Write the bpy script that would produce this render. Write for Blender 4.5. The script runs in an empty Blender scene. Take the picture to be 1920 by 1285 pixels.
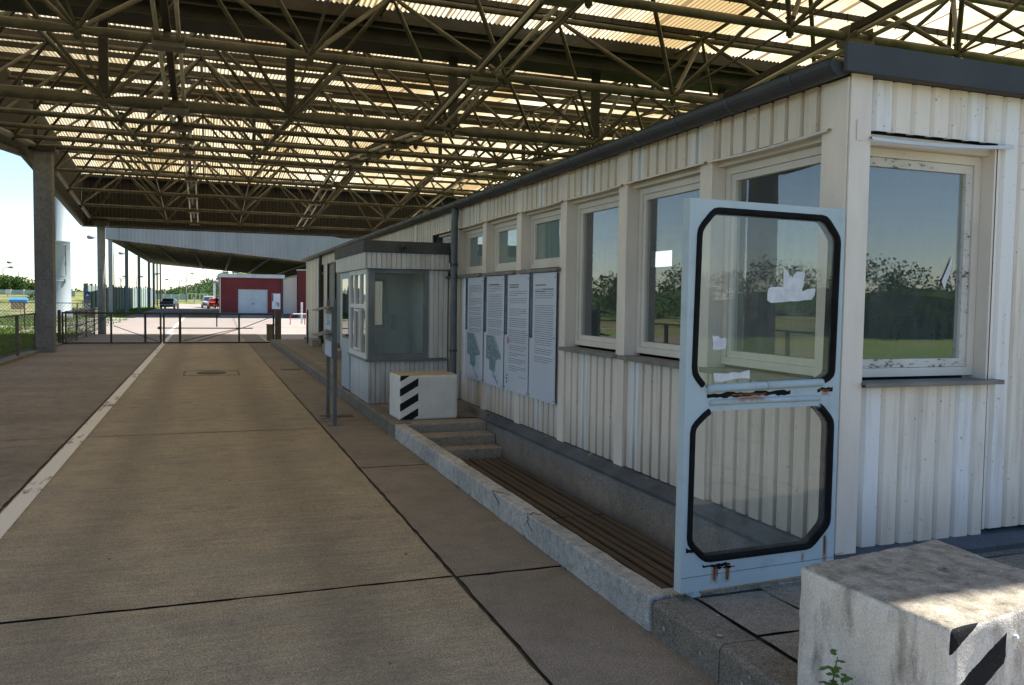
import bpy, math, random
from mathutils import Vector, Matrix, noise
from mathutils.geometry import tessellate_polygon
random.seed(11)
R = math.radians
scene = bpy.context.scene
C = scene.collection

# ------------------------------------------------------------------ helpers
class MB:
    """collects shapes and links them as ONE mesh object"""
    def __init__(s): s.v = []; s.f = []; s.m = []
    def add(s, vs, fs, mi=0):
        o = len(s.v); s.v += [tuple(p) for p in vs]
        s.f += [tuple(i + o for i in f) for f in fs]; s.m += [mi] * len(fs); return s
    def box(s, x0, x1, y0, y1, z0, z1, mi=0):
        return s.add([(x0,y0,z0),(x1,y0,z0),(x1,y1,z0),(x0,y1,z0),(x0,y0,z1),(x1,y0,z1),(x1,y1,z1),(x0,y1,z1)],
            [(0,3,2,1),(4,5,6,7),(0,1,5,4),(1,2,6,5),(2,3,7,6),(3,0,4,7)], mi)
    def bar(s, p, q, w, h, up=(0,0,1), mi=0):
        p = Vector(p); q = Vector(q); d = (q - p).normalized(); u = Vector(up)
        a = d.cross(u)
        if a.length < 1e-4: a = d.cross(Vector((1,0,0)))
        a.normalize(); b = a.cross(d); a *= w/2; b *= h/2
        vs = [p-a-b,p+a-b,p+a+b,p-a+b,q-a-b,q+a-b,q+a+b,q-a+b]
        return s.add(vs, [(0,3,2,1),(4,5,6,7),(0,1,5,4),(1,2,6,5),(2,3,7,6),(3,0,4,7)], mi)
    def tube(s, p, q, r, n=8, r2=None, mi=0, caps=True):
        return s.path([p, q], [r, r if r2 is None else r2], n, mi, caps)
    def path(s, pts, rs, n=8, mi=0, caps=True):
        pts = [Vector(p) for p in pts]
        if not isinstance(rs, (list, tuple)): rs = [rs]*len(pts)
        d0 = (pts[1]-pts[0]).normalized()
        a = d0.cross(Vector((0,0,1)))
        if a.length < 1e-3: a = d0.cross(Vector((0,1,0)))
        a.normalize(); vs = []
        for i, p in enumerate(pts):
            if i == 0: d = d0
            elif i == len(pts)-1: d = (pts[i]-pts[i-1]).normalized()
            else: d = ((pts[i+1]-pts[i]).normalized()+(pts[i]-pts[i-1]).normalized()).normalized()
            a = (a - d*a.dot(d)).normalized(); b = d.cross(a)
            for j in range(n):
                t = 2*math.pi*j/n; vs.append(p + (a*math.cos(t)+b*math.sin(t))*rs[i])
        fs = [(i*n+j, i*n+(j+1)%n, (i+1)*n+(j+1)%n, (i+1)*n+j) for i in range(len(pts)-1) for j in range(n)]
        if caps: fs += [tuple(range(n-1,-1,-1)), tuple((len(pts)-1)*n+j for j in range(n))]
        return s.add(vs, fs, mi)
    def quad(s, a, b, c, d, mi=0): return s.add([a,b,c,d], [(0,1,2,3)], mi)
    def plate(s, poly, axis, t0, t1, mi=0, holes=()):
        """polygon (with holes) in the plane normal to axis, from t0 to t1"""
        def P3(p, t):
            a, b = p
            return (t,a,b) if axis == 'X' else (a,t,b) if axis == 'Y' else (a,b,t)
        loops = [list(poly)] + [list(h) for h in holes]
        flat = [p for l in loops for p in l]
        tris = tessellate_polygon([[Vector((p[0],p[1],0)) for p in l] for l in loops])
        n = len(flat)
        s.add([P3(p,t0) for p in flat]+[P3(p,t1) for p in flat],
              [tuple(t) for t in tris]+[tuple(i+n for i in reversed(t)) for t in tris], mi)
        k = 0
        for l in loops:
            m = len(l); vs = [P3(p,t0) for p in l]+[P3(p,t1) for p in l]
            s.add(vs, [(j,(j+1)%m,m+(j+1)%m,m+j) for j in range(m)], mi); k += m
        return s
    def extr(s, prof, p0, p1, au, av, mi=0, closed=False, caps=False):
        """profile of (u,v) pairs carried from p0 to p1"""
        p0, p1, au, av = Vector(p0), Vector(p1), Vector(au), Vector(av)
        n = len(prof)
        vs = [p0+au*u+av*v for u,v in prof]+[p1+au*u+av*v for u,v in prof]
        fs = [(j,(j+1)%n,n+(j+1)%n,n+j) for j in range(n if closed else n-1)]
        if caps: fs += [tuple(range(n)), tuple(range(2*n-1,n-1,-1))]
        return s.add(vs, fs, mi)
    def lathe(s, c, prof, n=24, mi=0):
        c = Vector(c); vs = []
        for r, z in prof:
            for j in range(n):
                t = 2*math.pi*j/n; vs.append(c+Vector((r*math.cos(t), r*math.sin(t), z)))
        fs = [(i*n+j, i*n+(j+1)%n, (i+1)*n+(j+1)%n, (i+1)*n+j) for i in range(len(prof)-1) for j in range(n)]
        fs += [tuple(range(n-1,-1,-1)), tuple((len(prof)-1)*n+j for j in range(n))]
        return s.add(vs, fs, mi)
    def build(s, name, mats, parent=None, smooth=False, bevel=0, local=False):
        me = bpy.data.meshes.new(name)
        off = Vector((0,0,0))
        if parent is not None and not local: off = base_of(parent)
        me.from_pydata([(Vector(p)-off) for p in s.v], [], s.f); 
        if not isinstance(mats, (list, tuple)): mats = [mats]
        for m in mats: me.materials.append(m)
        if len(mats) > 1: me.polygons.foreach_set('material_index', s.m)
        if smooth: me.polygons.foreach_set('use_smooth', [True]*len(me.polygons))
        me.update()
        o = bpy.data.objects.new(name, me); C.objects.link(o)
        if parent is not None: o.parent = parent
        if bevel:
            b = o.modifiers.new('bevel', 'BEVEL'); b.width = bevel; b.segments = 2; b.limit_method = 'ANGLE'; b.angle_limit = R(40)
        return o
def base_of(o):
    b = Vector((0,0,0))
    while o is not None: b = b + o.location; o = o.parent
    return b
def tag(o, label=None, cat=None, group=None, kind=None):
    if label: o['label'] = label
    if cat: o['category'] = cat
    if group: o['group'] = group
    if kind: o['kind'] = kind
    return o
def thing(name, label, cat, loc=(0,0,0), group=None, rz=0):
    o = bpy.data.objects.new(name, None); C.objects.link(o); o.location = loc; o.rotation_euler = (0,0,rz)
    o.empty_display_size = .2
    return tag(o, label, cat, group)
def copy_tree(o, parent=None):
    c = o.copy(); C.objects.link(c); c.parent = parent
    for ch in [x for x in bpy.data.objects if x.parent == o]: copy_tree(ch, c)
    return c
def structure(o): o['kind'] = 'structure'; return o
def stuff(o, label=None): o['kind'] = 'stuff'; return tag(o, label) if label else o

# ------------------------------------------------------------------ materials
def srgb(r,g,b):
    f = lambda c: c/12.92 if c <= .04045 else ((c+.055)/1.055)**2.4
    return (f(r/255), f(g/255), f(b/255), 1)
class NT:
    def __init__(s, name):
        s.m = bpy.data.materials.new(name); s.m.use_nodes = True; s.t = s.m.node_tree; s.t.nodes.clear()
        s.out = s.n('ShaderNodeOutputMaterial')
    def n(s, typ, **kw):
        x = s.t.nodes.new(typ)
        for k, v in kw.items(): setattr(x, k, v)
        return x
    def l(s, a, b): s.t.links.new(a, b)
    def pos(s, obj=False):
        return s.n('ShaderNodeTexCoord').outputs['Object'] if obj else s.n('ShaderNodeNewGeometry').outputs['Position']
    def mapv(s, src, scale=(1,1,1), loc=(0,0,0)):
        m = s.n('ShaderNodeMapping'); m.inputs['Scale'].default_value = scale; m.inputs['Location'].default_value = loc
        s.l(src, m.inputs['Vector']); return m.outputs[0]
    def noise(s, vec, scale, detail=4, rough=.6):
        x = s.n('ShaderNodeTexNoise'); x.inputs['Scale'].default_value = scale
        x.inputs['Detail'].default_value = detail; x.inputs['Roughness'].default_value = rough
        s.l(vec, x.inputs['Vector']); return x.outputs['Fac']
    def ramp(s, fac, stops):
        x = s.n('ShaderNodeValToRGB'); e = x.color_ramp.elements
        while len(e) < len(stops): e.new(.5)
        for i, (p, c) in enumerate(stops):
            e[i].position = p; e[i].color = c if len(c) == 4 else (*c, 1)
        s.l(fac, x.inputs[0]); return x.outputs[0]
    def mix(s, fac, a, b, mode='MIX'):
        x = s.n('ShaderNodeMix', data_type='RGBA', blend_type=mode)
        for i, v in ((0,fac),(6,a),(7,b)):
            if hasattr(v, 'is_linked') or hasattr(v, 'node'): s.l(v, x.inputs[i])
            else: x.inputs[i].default_value = v if i == 0 else (v if len(v) == 4 else (*v, 1))
        return x.outputs[2]
    def math(s, op, a, b=0.0, c=None):
        x = s.n('ShaderNodeMath', operation=op)
        for i, v in enumerate((a, b) if c is None else (a, b, c)):
            if hasattr(v, 'node'): s.l(v, x.inputs[i])
            else: x.inputs[i].default_value = v
        return x.outputs[0]
    def bsdf(s, col, rough=.7, bump=None, bstr=.3, bdist=.01, metal=0, spec=.3):
        p = s.n('ShaderNodeBsdfPrincipled'); p.inputs['Metallic'].default_value = metal
        p.inputs['Specular IOR Level'].default_value = spec
        if hasattr(col, 'node'): s.l(col, p.inputs['Base Color'])
        else: p.inputs['Base Color'].default_value = col if len(col) == 4 else (*col, 1)
        if hasattr(rough, 'node'): s.l(rough, p.inputs['Roughness'])
        else: p.inputs['Roughness'].default_value = rough
        if bump is not None:
            b = s.n('ShaderNodeBump'); b.inputs['Strength'].default_value = bstr; b.inputs['Distance'].default_value = bdist
            s.l(bump, b.inputs['Height']); s.l(b.outputs[0], p.inputs['Normal'])
        s.l(p.outputs[0], s.out.inputs[0]); return p
def simple(name, col, col2=None, scale=4, rough=.6, metal=0, bstr=0.15, detail=5, stretch=(1,1,1), lo=.35, hi=.65, spec=.3, obj=False, fine=0):
    """a base colour broken up by a second one in clouds and fine grain"""
    t = NT(name); v = t.mapv(t.pos(obj), stretch); f = t.noise(v, scale, detail)
    c = t.ramp(f, [(lo, col), (hi, col2 or tuple(x*.75 for x in col[:3]))])
    if fine:
        g = t.noise(t.pos(obj), fine, 2); c = t.mix(.5, c, t.ramp(g, [(.3,(.35,.35,.35)),(.7,(.65,.65,.65))]), 'OVERLAY')
    t.bsdf(c, rough, t.noise(t.pos(obj), scale*8, 3), bstr, .004, metal, spec); return t.m
M = {}
def concrete(name, a, b, dark, scale=.6, stain=.55, grain=120, streak=(1,1,1), rough=.85, bstr=.35, spots=True, obj=False, coarse=.2, lane=False):
    t = NT(name); p = t.pos(obj)
    big = t.noise(t.mapv(p, streak), scale, 6, .65); mid = t.noise(p, scale*9, 5, .7); fine = t.noise(p, grain, 2, .5)
    c = t.ramp(big, [(.32, a), (.68, b)])
    c = t.mix(t.ramp(mid, [(.45,(0,0,0)),(.8,(stain,)*3)]), c, dark)
    c = t.mix(.85, c, t.ramp(fine, [(.3,(.2,.2,.2)),(.72,(.8,.8,.8))]), 'OVERLAY')
    if lane:     # tyre wear, oil drips and old damp patches
        sx = t.n('ShaderNodeSeparateXYZ'); t.l(p, sx.inputs[0]); ax = t.math('ABSOLUTE', sx.outputs['X'])
        wv = t.math('ADD', t.math('ABSOLUTE', t.math('SUBTRACT', ax, .72)), t.math('MULTIPLY', t.math('SUBTRACT', t.noise(t.mapv(p,(1,.25,1)), 1.6, 4), .5), .5))
        c = t.mix(t.ramp(wv, [(.05,(.38,.38,.38)),(.34,(0,0,0))]), c, dark)
        c = t.mix(.27, c, t.ramp(t.noise(t.mapv(p,(1.6,17,1)), 1.0, 5, .7), [(.3,(.2,.2,.2)),(.7,(.8,.8,.8))]), 'OVERLAY')
        c = t.mix(t.ramp(t.noise(p, 2.3, 3, .5), [(.67,(0,0,0)),(.73,(.5,.5,.5))]), c, dark)
        c = t.mix(t.ramp(t.noise(t.mapv(p,(.5,1.6,1)), .55, 5, .7), [(.52,(0,0,0)),(.66,(.4,.4,.4))]), c, (.2,.18,.15,1))
    c = t.mix(coarse, c, t.ramp(t.noise(p, grain*.27, 4, .8), [(.3,(.25,.25,.25)),(.7,(.75,.75,.75))]), 'OVERLAY')
    if spots:
        vo = t.n('ShaderNodeTexVoronoi'); vo.inputs['Scale'].default_value = grain*.35; t.l(p, vo.inputs['Vector'])
        sp = t.ramp(vo.outputs['Distance'], [(.06,(1,1,1)),(.16,(0,0,0))])
        sp2 = t.mix(t.ramp(t.noise(p, 5, 3), [(.48,(0,0,0)),(.62,(.5,.5,.5))]), (0,0,0,1), sp)
        c = t.mix(sp2, c, dark)
    h = t.math('ADD', t.math('MULTIPLY', fine, .5), t.math('MULTIPLY', mid, 1.0))
    t.bsdf(c, rough, h, bstr, .006, 0, .25); M[name] = t.m; return t.m
concrete('road', (.36,.29,.19), (.265,.214,.147), (.13,.105,.078), scale=.4, stain=.55, grain=110, streak=(1.5,.5,1), bstr=.7, coarse=.5, lane=True)
concrete('road2', (.25,.20,.145), (.165,.135,.10), (.08,.068,.055), scale=.5, stain=.8, grain=110, streak=(.5,1.5,1), bstr=.7, coarse=.5)
concrete('plaza', (.335,.285,.25), (.265,.225,.20), (.2,.17,.14), scale=.25, grain=90)
concrete('strip', (.25,.205,.155), (.175,.145,.112), (.085,.072,.06), scale=.5, grain=120, bstr=.5)
concrete('kerbpaint', (.48,.45,.405), (.30,.29,.275), (.10,.10,.095), scale=1.6, stain=.8, grain=190, bstr=.3, coarse=.08)
concrete('plinth', (.22,.20,.175), (.15,.14,.125), (.085,.08,.07), scale=1.3, grain=120, streak=(1,1,.35))
concrete('stepconc', (.32,.28,.22), (.24,.21,.165), (.09,.08,.065), scale=2, grain=120)
concrete('kerbstone', (.21,.18,.142), (.13,.115,.093), (.045,.04,.035), scale=2.2, grain=110, bstr=.8)
concrete('paver', (.27,.23,.18), (.19,.165,.13), (.055,.05,.042), scale=2.5, grain=140, bstr=.5)
concrete('column', (.19,.18,.175), (.115,.107,.107), (.055,.052,.052), scale=1.5, grain=170, coarse=.05, streak=(1,1,.3), stain=.8)
concrete('colpale', (.22,.235,.25), (.17,.18,.19), (.09,.09,.09), scale=1, grain=60, streak=(1,1,.3))
M['joint'] = simple('joint', (.03,.026,.02), (.045,.04,.03), 8)
M['slat'] = simple('slat', (.115,.085,.058), (.07,.054,.04), 3, .8, stretch=(6,.5,1), bstr=.3)
M['steel'] = simple('steel', (.125,.108,.076), (.062,.054,.038), 3.5, .5, fine=40)
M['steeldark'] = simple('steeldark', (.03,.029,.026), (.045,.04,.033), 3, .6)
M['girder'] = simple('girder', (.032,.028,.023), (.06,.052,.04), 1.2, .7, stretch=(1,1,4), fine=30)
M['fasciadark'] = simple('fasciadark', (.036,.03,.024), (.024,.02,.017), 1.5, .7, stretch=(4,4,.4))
M['tubelight'] = simple('tubelight', (.55,.49,.40), (.45,.40,.32), 5, .35)
M['bracket'] = simple('bracket', (.10,.09,.07), (.16,.14,.105), 6, .6)
M['slate'] = simple('slate', (.034,.036,.04), (.045,.048,.052), 2, .5, stretch=(1,1,3))
M['fascia'] = simple('fascia', (.046,.05,.055), (.058,.062,.068), 2, .7, spec=.15)
M['flash'] = simple('flash', (.075,.09,.11), (.04,.046,.055), 3, .55, fine=50)
M['sill'] = simple('sill', (.20,.185,.165), (.13,.12,.11), 5, .5)
M['meshwire'] = simple('meshwire', (.05,.045,.04), (.08,.065,.05), 10, .6)
M['gatesteel'] = simple('gatesteel', (.035,.03,.028), (.055,.045,.035), 6, .6)
M['fencepost'] = simple('fencepost', (.075,.065,.055), (.11,.095,.075), 4, .7)
M['rubber'] = simple('rubber', (.007,.007,.007), (.012,.012,.012), 10, .85, spec=.1)
M['rust'] = simple('rust', (.20,.065,.02), (.10,.035,.015), 25, .9, bstr=.6)
M['galv'] = simple('galv', (.115,.125,.135), (.08,.088,.096), 4, .45)
M['kioskgrey'] = simple('kioskgrey', (.175,.195,.20), (.13,.145,.15), 3, .5)
M['bitumen'] = simple('bitumen', (.05,.053,.055), (.08,.08,.08), 2.5, .75)
M['red'] = simple('red', (.11,.02,.023), (.092,.017,.02), 1.1, .8, fine=25)
M['whitewall'] = simple('whitewall', (.82,.80,.77), (.76,.74,.71), 1, .8)
M['greydoor'] = simple('greydoor', (.33,.40,.46), (.28,.34,.40), 1, .5)
M['zinc'] = simple('zinc', (.42,.45,.48), (.33,.36,.39), 2, .5)
M['basegrey'] = simple('basegrey', (.22,.24,.27), (.17,.18,.2), 2, .8)
M['paper'] = simple('paper', (.62,.62,.63), (.45,.46,.48), 14, .6)
M['board'] = simple('board', (.50,.53,.61), (.46,.495,.57), 1.5, .4)
M['boardblue'] = simple('boardblue', (.02,.03,.10), (.028,.038,.085), 2, .4)
M['ink'] = simple('ink', (.10,.11,.14), (.12,.13,.16), 9, .6)
M['inkblack'] = simple('inkblack', (.02,.02,.022), (.03,.03,.03), 9, .6)
M['mapteal'] = simple('mapteal', (.17,.25,.28), (.12,.19,.22), 14, .5)
M['mapgrey'] = simple('mapgrey', (.44,.49,.54), (.33,.39,.43), 14, .5)
M['blackpaint'] = simple('blackpaint', (.012,.012,.014), (.02,.02,.02), 9, .6)
M['greenfence'] = simple('greenfence', (.20,.27,.25), (.16,.22,.205), 1.2, .6)
M['palewall'] = simple('palewall', (.36,.44,.41), (.30,.37,.35), .6, .8)
M['mast'] = simple('mast', (.235,.275,.29), (.21,.25,.265), .8, .45)
M['zincfascia'] = simple('zincfascia', (.235,.25,.265), (.19,.205,.22), .5, .5, stretch=(2,2,.3))
M['soffit'] = simple('soffit', (.26,.20,.13), (.19,.145,.095), .8, .8, stretch=(1,4,1))
M['lamppole'] = simple('lamppole', (.26,.235,.20), (.2,.17,.14), 1, .6)
M['lamphead'] = simple('lamphead', (.30,.31,.33), (.2,.21,.23), 2, .5)
M['blueroof'] = simple('blueroof', (.05,.27,.68), (.04,.22,.58), 2, .5)
M['plank'] = simple('plank', (.36,.22,.10), (.28,.17,.08), 4, .7)
M['bark'] = simple('bark', (.06,.045,.032), (.10,.075,.055), 6, .9)
M['redwhite'] = simple('redwhite', (.55,.06,.05), (.5,.05,.05), 2, .5)
M['barrierwhite'] = simple('barrierwhite', (.75,.73,.70), (.68,.66,.63), 3, .5)
M['bin'] = simple('bin', (.17,.16,.075), (.13,.12,.06), 5, .7)
M['gravel'] = simple('gravel', (.42,.38,.34), (.22,.2,.18), 7, .9, bstr=.9, detail=8, fine=60)
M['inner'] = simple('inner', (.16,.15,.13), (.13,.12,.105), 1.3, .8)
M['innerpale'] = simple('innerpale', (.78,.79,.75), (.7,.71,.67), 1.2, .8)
M['blind'] = simple('blind', (.36,.46,.43), (.33,.42,.40), 1.5, .7)
M['blindwhite'] = simple('blindwhite', (.7,.7,.68), (.62,.62,.6), 2, .7)
M['iron'] = simple('iron', (.055,.042,.03), (.085,.065,.045), 30, .7, bstr=.8)
M['tyre'] = simple('tyre', (.012,.012,.012), (.02,.02,.02), 8, .8)
M['carblack'] = simple('carblack', (.022,.025,.027), (.03,.032,.034), 2, .25, spec=.6)
M['carred'] = simple('carred', (.5,.06,.03), (.46,.05,.03), 2, .3, spec=.6)
M['carpale'] = simple('carpale', (.45,.50,.56), (.42,.47,.53), 2, .3, spec=.6)
M['chrome'] = simple('chrome', (.5,.5,.5), (.4,.4,.4), 2, .25, metal=.8)
M['lens'] = simple('lens', (.35,.02,.02), (.3,.02,.02), 4, .3)
M['plate'] = simple('plate', (.7,.7,.66), (.65,.65,.6), 4, .5)
M['bluesign'] = simple('bluesign', (.02,.09,.38), (.02,.08,.34), 2, .5)
M['weed'] = simple('weed', (.055,.12,.025), (.08,.15,.03), 20, .6)
def leafmat(name, a, b, c, sc=.8):
    t = NT(name); p = t.pos()
    f = t.noise(p, sc, 4); g = t.noise(p, sc*9, 2)
    col = t.ramp(t.math('ADD', t.math('MULTIPLY', f, .6), t.math('MULTIPLY', g, .4)), [(.36, a), (.5, b), (.64, c)])
    d = t.n('ShaderNodeBsdfDiffuse'); t.l(col, d.inputs[0])
    tr = t.n('ShaderNodeBsdfTranslucent'); t.l(col, tr.inputs[0])
    mx = t.n('ShaderNodeMixShader'); mx.inputs[0].default_value = .3
    t.l(d.outputs[0], mx.inputs[1]); t.l(tr.outputs[0], mx.inputs[2]); t.l(mx.outputs[0], t.out.inputs[0])
    M[name] = t.m
leafmat('leaf', (.028,.055,.016), (.05,.09,.025), (.085,.13,.04))
leafmat('leafpale', (.055,.095,.03), (.085,.135,.04), (.13,.18,.06))
leafmat('leaffar', (.045,.075,.035), (.065,.105,.045), (.095,.14,.06), .12)
leafmat('grassblade', (.075,.145,.026), (.12,.20,.04), (.17,.25,.06), .5)
t = NT('grass'); p = t.pos(); f = t.noise(p, .09, 5); g = t.noise(p, 3.5, 5, .7)
c = t.ramp(f, [(.36,(.085,.155,.034)),(.5,(.125,.195,.044)),(.64,(.18,.20,.065))])
c = t.mix(.6, c, t.ramp(g, [(.3,(.3,.3,.3)),(.7,(.68,.68,.68))]), 'OVERLAY')
t.bsdf(c, .95, g, .8, .05, 0, .1); M['grass'] = t.m
t = NT('drygrass'); p = t.pos(); f = t.noise(t.mapv(p,(1,.3,1)), .5, 5); g = t.noise(p, 4, 5, .7)
c = t.ramp(f, [(.36,(.075,.105,.03)),(.5,(.13,.145,.05)),(.64,(.20,.17,.08))])
c = t.mix(.6, c, t.ramp(g, [(.3,(.35,.35,.35)),(.7,(.65,.65,.65))]), 'OVERLAY')
t.bsdf(c, .95, g, .8, .05, 0, .1); M['drygrass'] = t.m
def cladding(name, axis, pitch, off, cream, cool, bias, grime=(.24,.2,.15)):
    """painted sheet whose ribs differ a little, rib by rib, with rain dirt"""
    t = NT(name); p = t.pos(); sx = t.n('ShaderNodeSeparateXYZ'); t.l(p, sx.inputs[0])
    u = sx.outputs['X' if axis == 'X' else 'Y']
    cell = t.math('FLOOR', t.math('DIVIDE', t.math('ADD', u, off), pitch))
    w = t.n('ShaderNodeTexWhiteNoise', noise_dimensions='1D'); t.l(cell, w.inputs['W'])
    col = t.mix(t.ramp(w.outputs['Value'], [(bias,(0,0,0)),(min(.99,bias+.16),(1,1,1))]), cream, cool)
    st = t.noise(t.mapv(p,(7,7,.5)), 1.6, 5, .7)
    col = t.mix(t.ramp(st, [(.5,(0,0,0)),(.78,(.55,.55,.55))]), col, grime)
    sp = t.noise(p, 38, 2, .5)
    col = t.mix(t.ramp(sp, [(.71,(0,0,0)),(.74,(.6,.6,.6))]), col, (.14,.12,.1,1))
    zz = t.math('ADD', sx.outputs['Z'], t.math('MULTIPLY', t.math('SUBTRACT', st, .5), .9))
    col = t.mix(t.ramp(zz, [(.22,(.55,.55,.55)),(.62,(0,0,0))]), col, grime)
    sc = t.noise(t.mapv(p,(60,60,2.2)), 1.0, 3, .6); col = t.mix(t.ramp(sc, [(.735,(0,0,0)),(.76,(.55,.55,.55))]), col, (.17,.14,.11,1))
    t.bsdf(col, .5, t.noise(t.mapv(p,(1,1,.3)), 5, 3), .12, .01, 0, .35); M[name] = t.m
cladding('clad', 'Y', .14, .045, (.63,.545,.455), (.66,.635,.61), .68)
cladding('cladright', 'X', .14, .02, (.72,.635,.545), (.72,.69,.665), .5)
cladding('cladkiosk', 'X', .07, .0, (.52,.51,.49), (.57,.575,.58), .5, (.15,.14,.12))
cladding('cladkioskfront', 'Y', .07, .0, (.50,.515,.53), (.55,.575,.60), .5, (.2,.19,.17))
cladding('cladlow', 'Y', .14, .045, (.68,.595,.51), (.71,.70,.69), .64)
t = NT('trim'); p = t.pos(); f = t.noise(t.mapv(p,(3,3,.7)), 1.5, 5)
c = t.ramp(f, [(.35,(.70,.62,.54)),(.65,(.61,.53,.455))])
sp = t.noise(p, 30, 2); c = t.mix(t.ramp(sp, [(.75,(0,0,0)),(.78,(.6,.6,.6))]), c, (.15,.12,.1,1))
t.bsdf(c, .5, f, .1, .01, 0, .35); M['trim'] = t.m
def peel(name, paint, paint2, under, amount, scale=28, stretch=(1,1,1)):
    t = NT(name); p = t.pos(); f = t.noise(t.mapv(p, stretch), scale, 6, .75); b = t.noise(p, 2.5, 4)
    a = t.ramp(t.math('ADD', f, t.math('MULTIPLY', t.math('SUBTRACT', b, .5), .35)), [(amount,(0,0,0)),(amount+.04,(1,1,1))])
    col = t.mix(a, t.ramp(b, [(.35, paint), (.65, paint2)]), under)
    if name == 'doorpaint':      # rust washed down from the seal, grime along the edges
        o_ = t.pos(True); sx = t.n('ShaderNodeSeparateXYZ'); t.l(o_, sx.inputs[0]); nz = t.noise(t.mapv(o_,(40,40,3)), 1.0, 4)
        for u0,v0,wd_,ln in ((.205,.125,.03,.10),(.285,.125,.028,.10),(.935,.22,.022,.2),(.78,.13,.014,.06),(.40,.99,.14,.04),(.90,1.0,.04,.04)):
            mu = t.math('SUBTRACT', 1.0, t.math('DIVIDE', t.math('ABSOLUTE', t.math('SUBTRACT', sx.outputs['X'], u0)), wd_))
            mv = t.math('SUBTRACT', 1.0, t.math('DIVIDE', t.math('ABSOLUTE', t.math('SUBTRACT', sx.outputs['Z'], v0-ln/2)), ln*.6))
            k_ = t.math('MINIMUM', mu, mv); k_ = t.math('ADD', k_, t.math('MULTIPLY', t.math('SUBTRACT', nz, .5), .9))
            col = t.mix(t.ramp(k_, [(.12,(0,0,0)),(.7,(.8,.8,.8))]), col, (.26,.12,.045,1))
        g_ = t.noise(o_, 6, 6, .75); col = t.mix(t.ramp(g_, [(.54,(0,0,0)),(.75,(.35,.35,.35))]), col, (.16,.15,.13,1))
    t.bsdf(col, .6, t.math('SUBTRACT', 1.0, a), .5, .003, 0, .3); M[name] = t.m
peel('frame', (.64,.585,.515), (.57,.515,.45), (.20,.17,.14), .70, 40, (1,1,.5))
peel('framegrim', (.60,.565,.52), (.5,.47,.43), (.12,.10,.08), .58, 48, (.35,1,1))
peel('framewhite', (.66,.65,.63), (.6,.59,.57), (.3,.27,.24), .72)
peel('doorpaint', (.40,.475,.50), (.36,.43,.46), (.17,.11,.08), .71, 18)
t = NT('linepaint'); p = t.pos(); f = t.noise(t.mapv(p,(1.2,.35,1)), 9, 7, .75); big = t.noise(p, .5, 3)
a = t.ramp(t.math('ADD', f, t.math('MULTIPLY', t.math('SUBTRACT', big, .5), .7)), [(.58,(0,0,0)),(.66,(1,1,1))])
t.bsdf(t.mix(a, (.66,.61,.53), (.19,.155,.115)), .8, f, .3, .004); M['linepaint'] = t.m
# concrete block paint: chalky white, soot and lichen on top and below the top edge
def stripes(t, col, udir, nrm, H, wd, per, black, rise):
    """painted warning stripes at the left end of one face"""
    p = t.pos(True); u = t.n('ShaderNodeVectorMath', operation='DOT_PRODUCT'); t.l(p, u.inputs[0]); u.inputs[1].default_value = udir; u = u.outputs['Value']
    n = t.n('ShaderNodeVectorMath', operation='DOT_PRODUCT'); t.l(t.n('ShaderNodeNewGeometry').outputs['Normal'], n.inputs[0]); n.inputs[1].default_value = nrm
    z = t.n('ShaderNodeSeparateXYZ'); t.l(p, z.inputs[0]); j = t.math('MULTIPLY', t.math('SUBTRACT', t.noise(p, 60, 3), .5), .008)
    s_ = t.math('ADD', t.math('SUBTRACT', t.math('MULTIPLY_ADD', u, rise/wd, H+.012), z.outputs['Z']), j)
    m = t.math('LESS_THAN', t.math('MODULO', t.math('ADD', s_, per*4), per), black)
    m = t.math('MULTIPLY', m, t.math('LESS_THAN', t.math('ADD', u, j), wd)); m = t.math('MULTIPLY', m, t.math('GREATER_THAN', n.outputs['Value'], .72))
    worn = t.ramp(t.noise(p, 45, 5, .7), [(.66,(1,1,1)),(.72,(.3,.3,.3))]); return t.mix(t.math('MULTIPLY', m, worn), col, (.011,.011,.013))
t = NT('blockpaint'); p = t.pos(True); sz = t.n('ShaderNodeSeparateXYZ'); t.l(p, sz.inputs[0])
gz = t.n('ShaderNodeSeparateXYZ'); t.l(t.n('ShaderNodeNewGeometry').outputs['Normal'], gz.inputs[0])
f = t.noise(p, 5, 6, .7); st = t.noise(t.mapv(p,(1,1,.28)), 9, 6, .7); fine = t.noise(p, 170, 2)
base = t.ramp(f, [(.35,(.68,.63,.57)),(.65,(.53,.49,.44))])
base = t.mix(t.ramp(st, [(.50,(0,0,0)),(.74,(.85,.85,.85))]), base, (.13,.115,.085))
top = t.ramp(t.noise(p, 14, 6, .75), [(.30,(.10,.09,.07)),(.47,(.25,.22,.175)),(.64,(.38,.345,.29))])
col = t.mix(t.ramp(gz.outputs['Z'], [(.5,(0,0,0)),(.8,(1,1,1))]), base, top)
col = t.mix(.6, col, t.ramp(fine, [(.3,(.3,.3,.3)),(.7,(.7,.7,.7))]), 'OVERLAY')
col = stripes(t, col, (.988,.151,0), (.151,-.988,0), .482, .30, .235, .105, .16)
t.bsdf(col, .9, t.math('ADD', fine, t.noise(p, 40, 4)), .55, .006, 0, .2); M['blockpaint'] = t.m
t = NT('blockclean'); p = t.pos(True); gz = t.n('ShaderNodeSeparateXYZ'); t.l(t.n('ShaderNodeNewGeometry').outputs['Normal'], gz.inputs[0])
f = t.noise(p, 3, 6, .7); fine = t.noise(p, 120, 2)
col = t.mix(t.ramp(gz.outputs['Z'], [(.5,(0,0,0)),(.8,(1,1,1))]), t.ramp(f, [(.35,(.66,.625,.58)),(.7,(.55,.52,.48))]), t.ramp(f, [(.35,(.40,.33,.22)),(.7,(.30,.25,.17))]))
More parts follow.
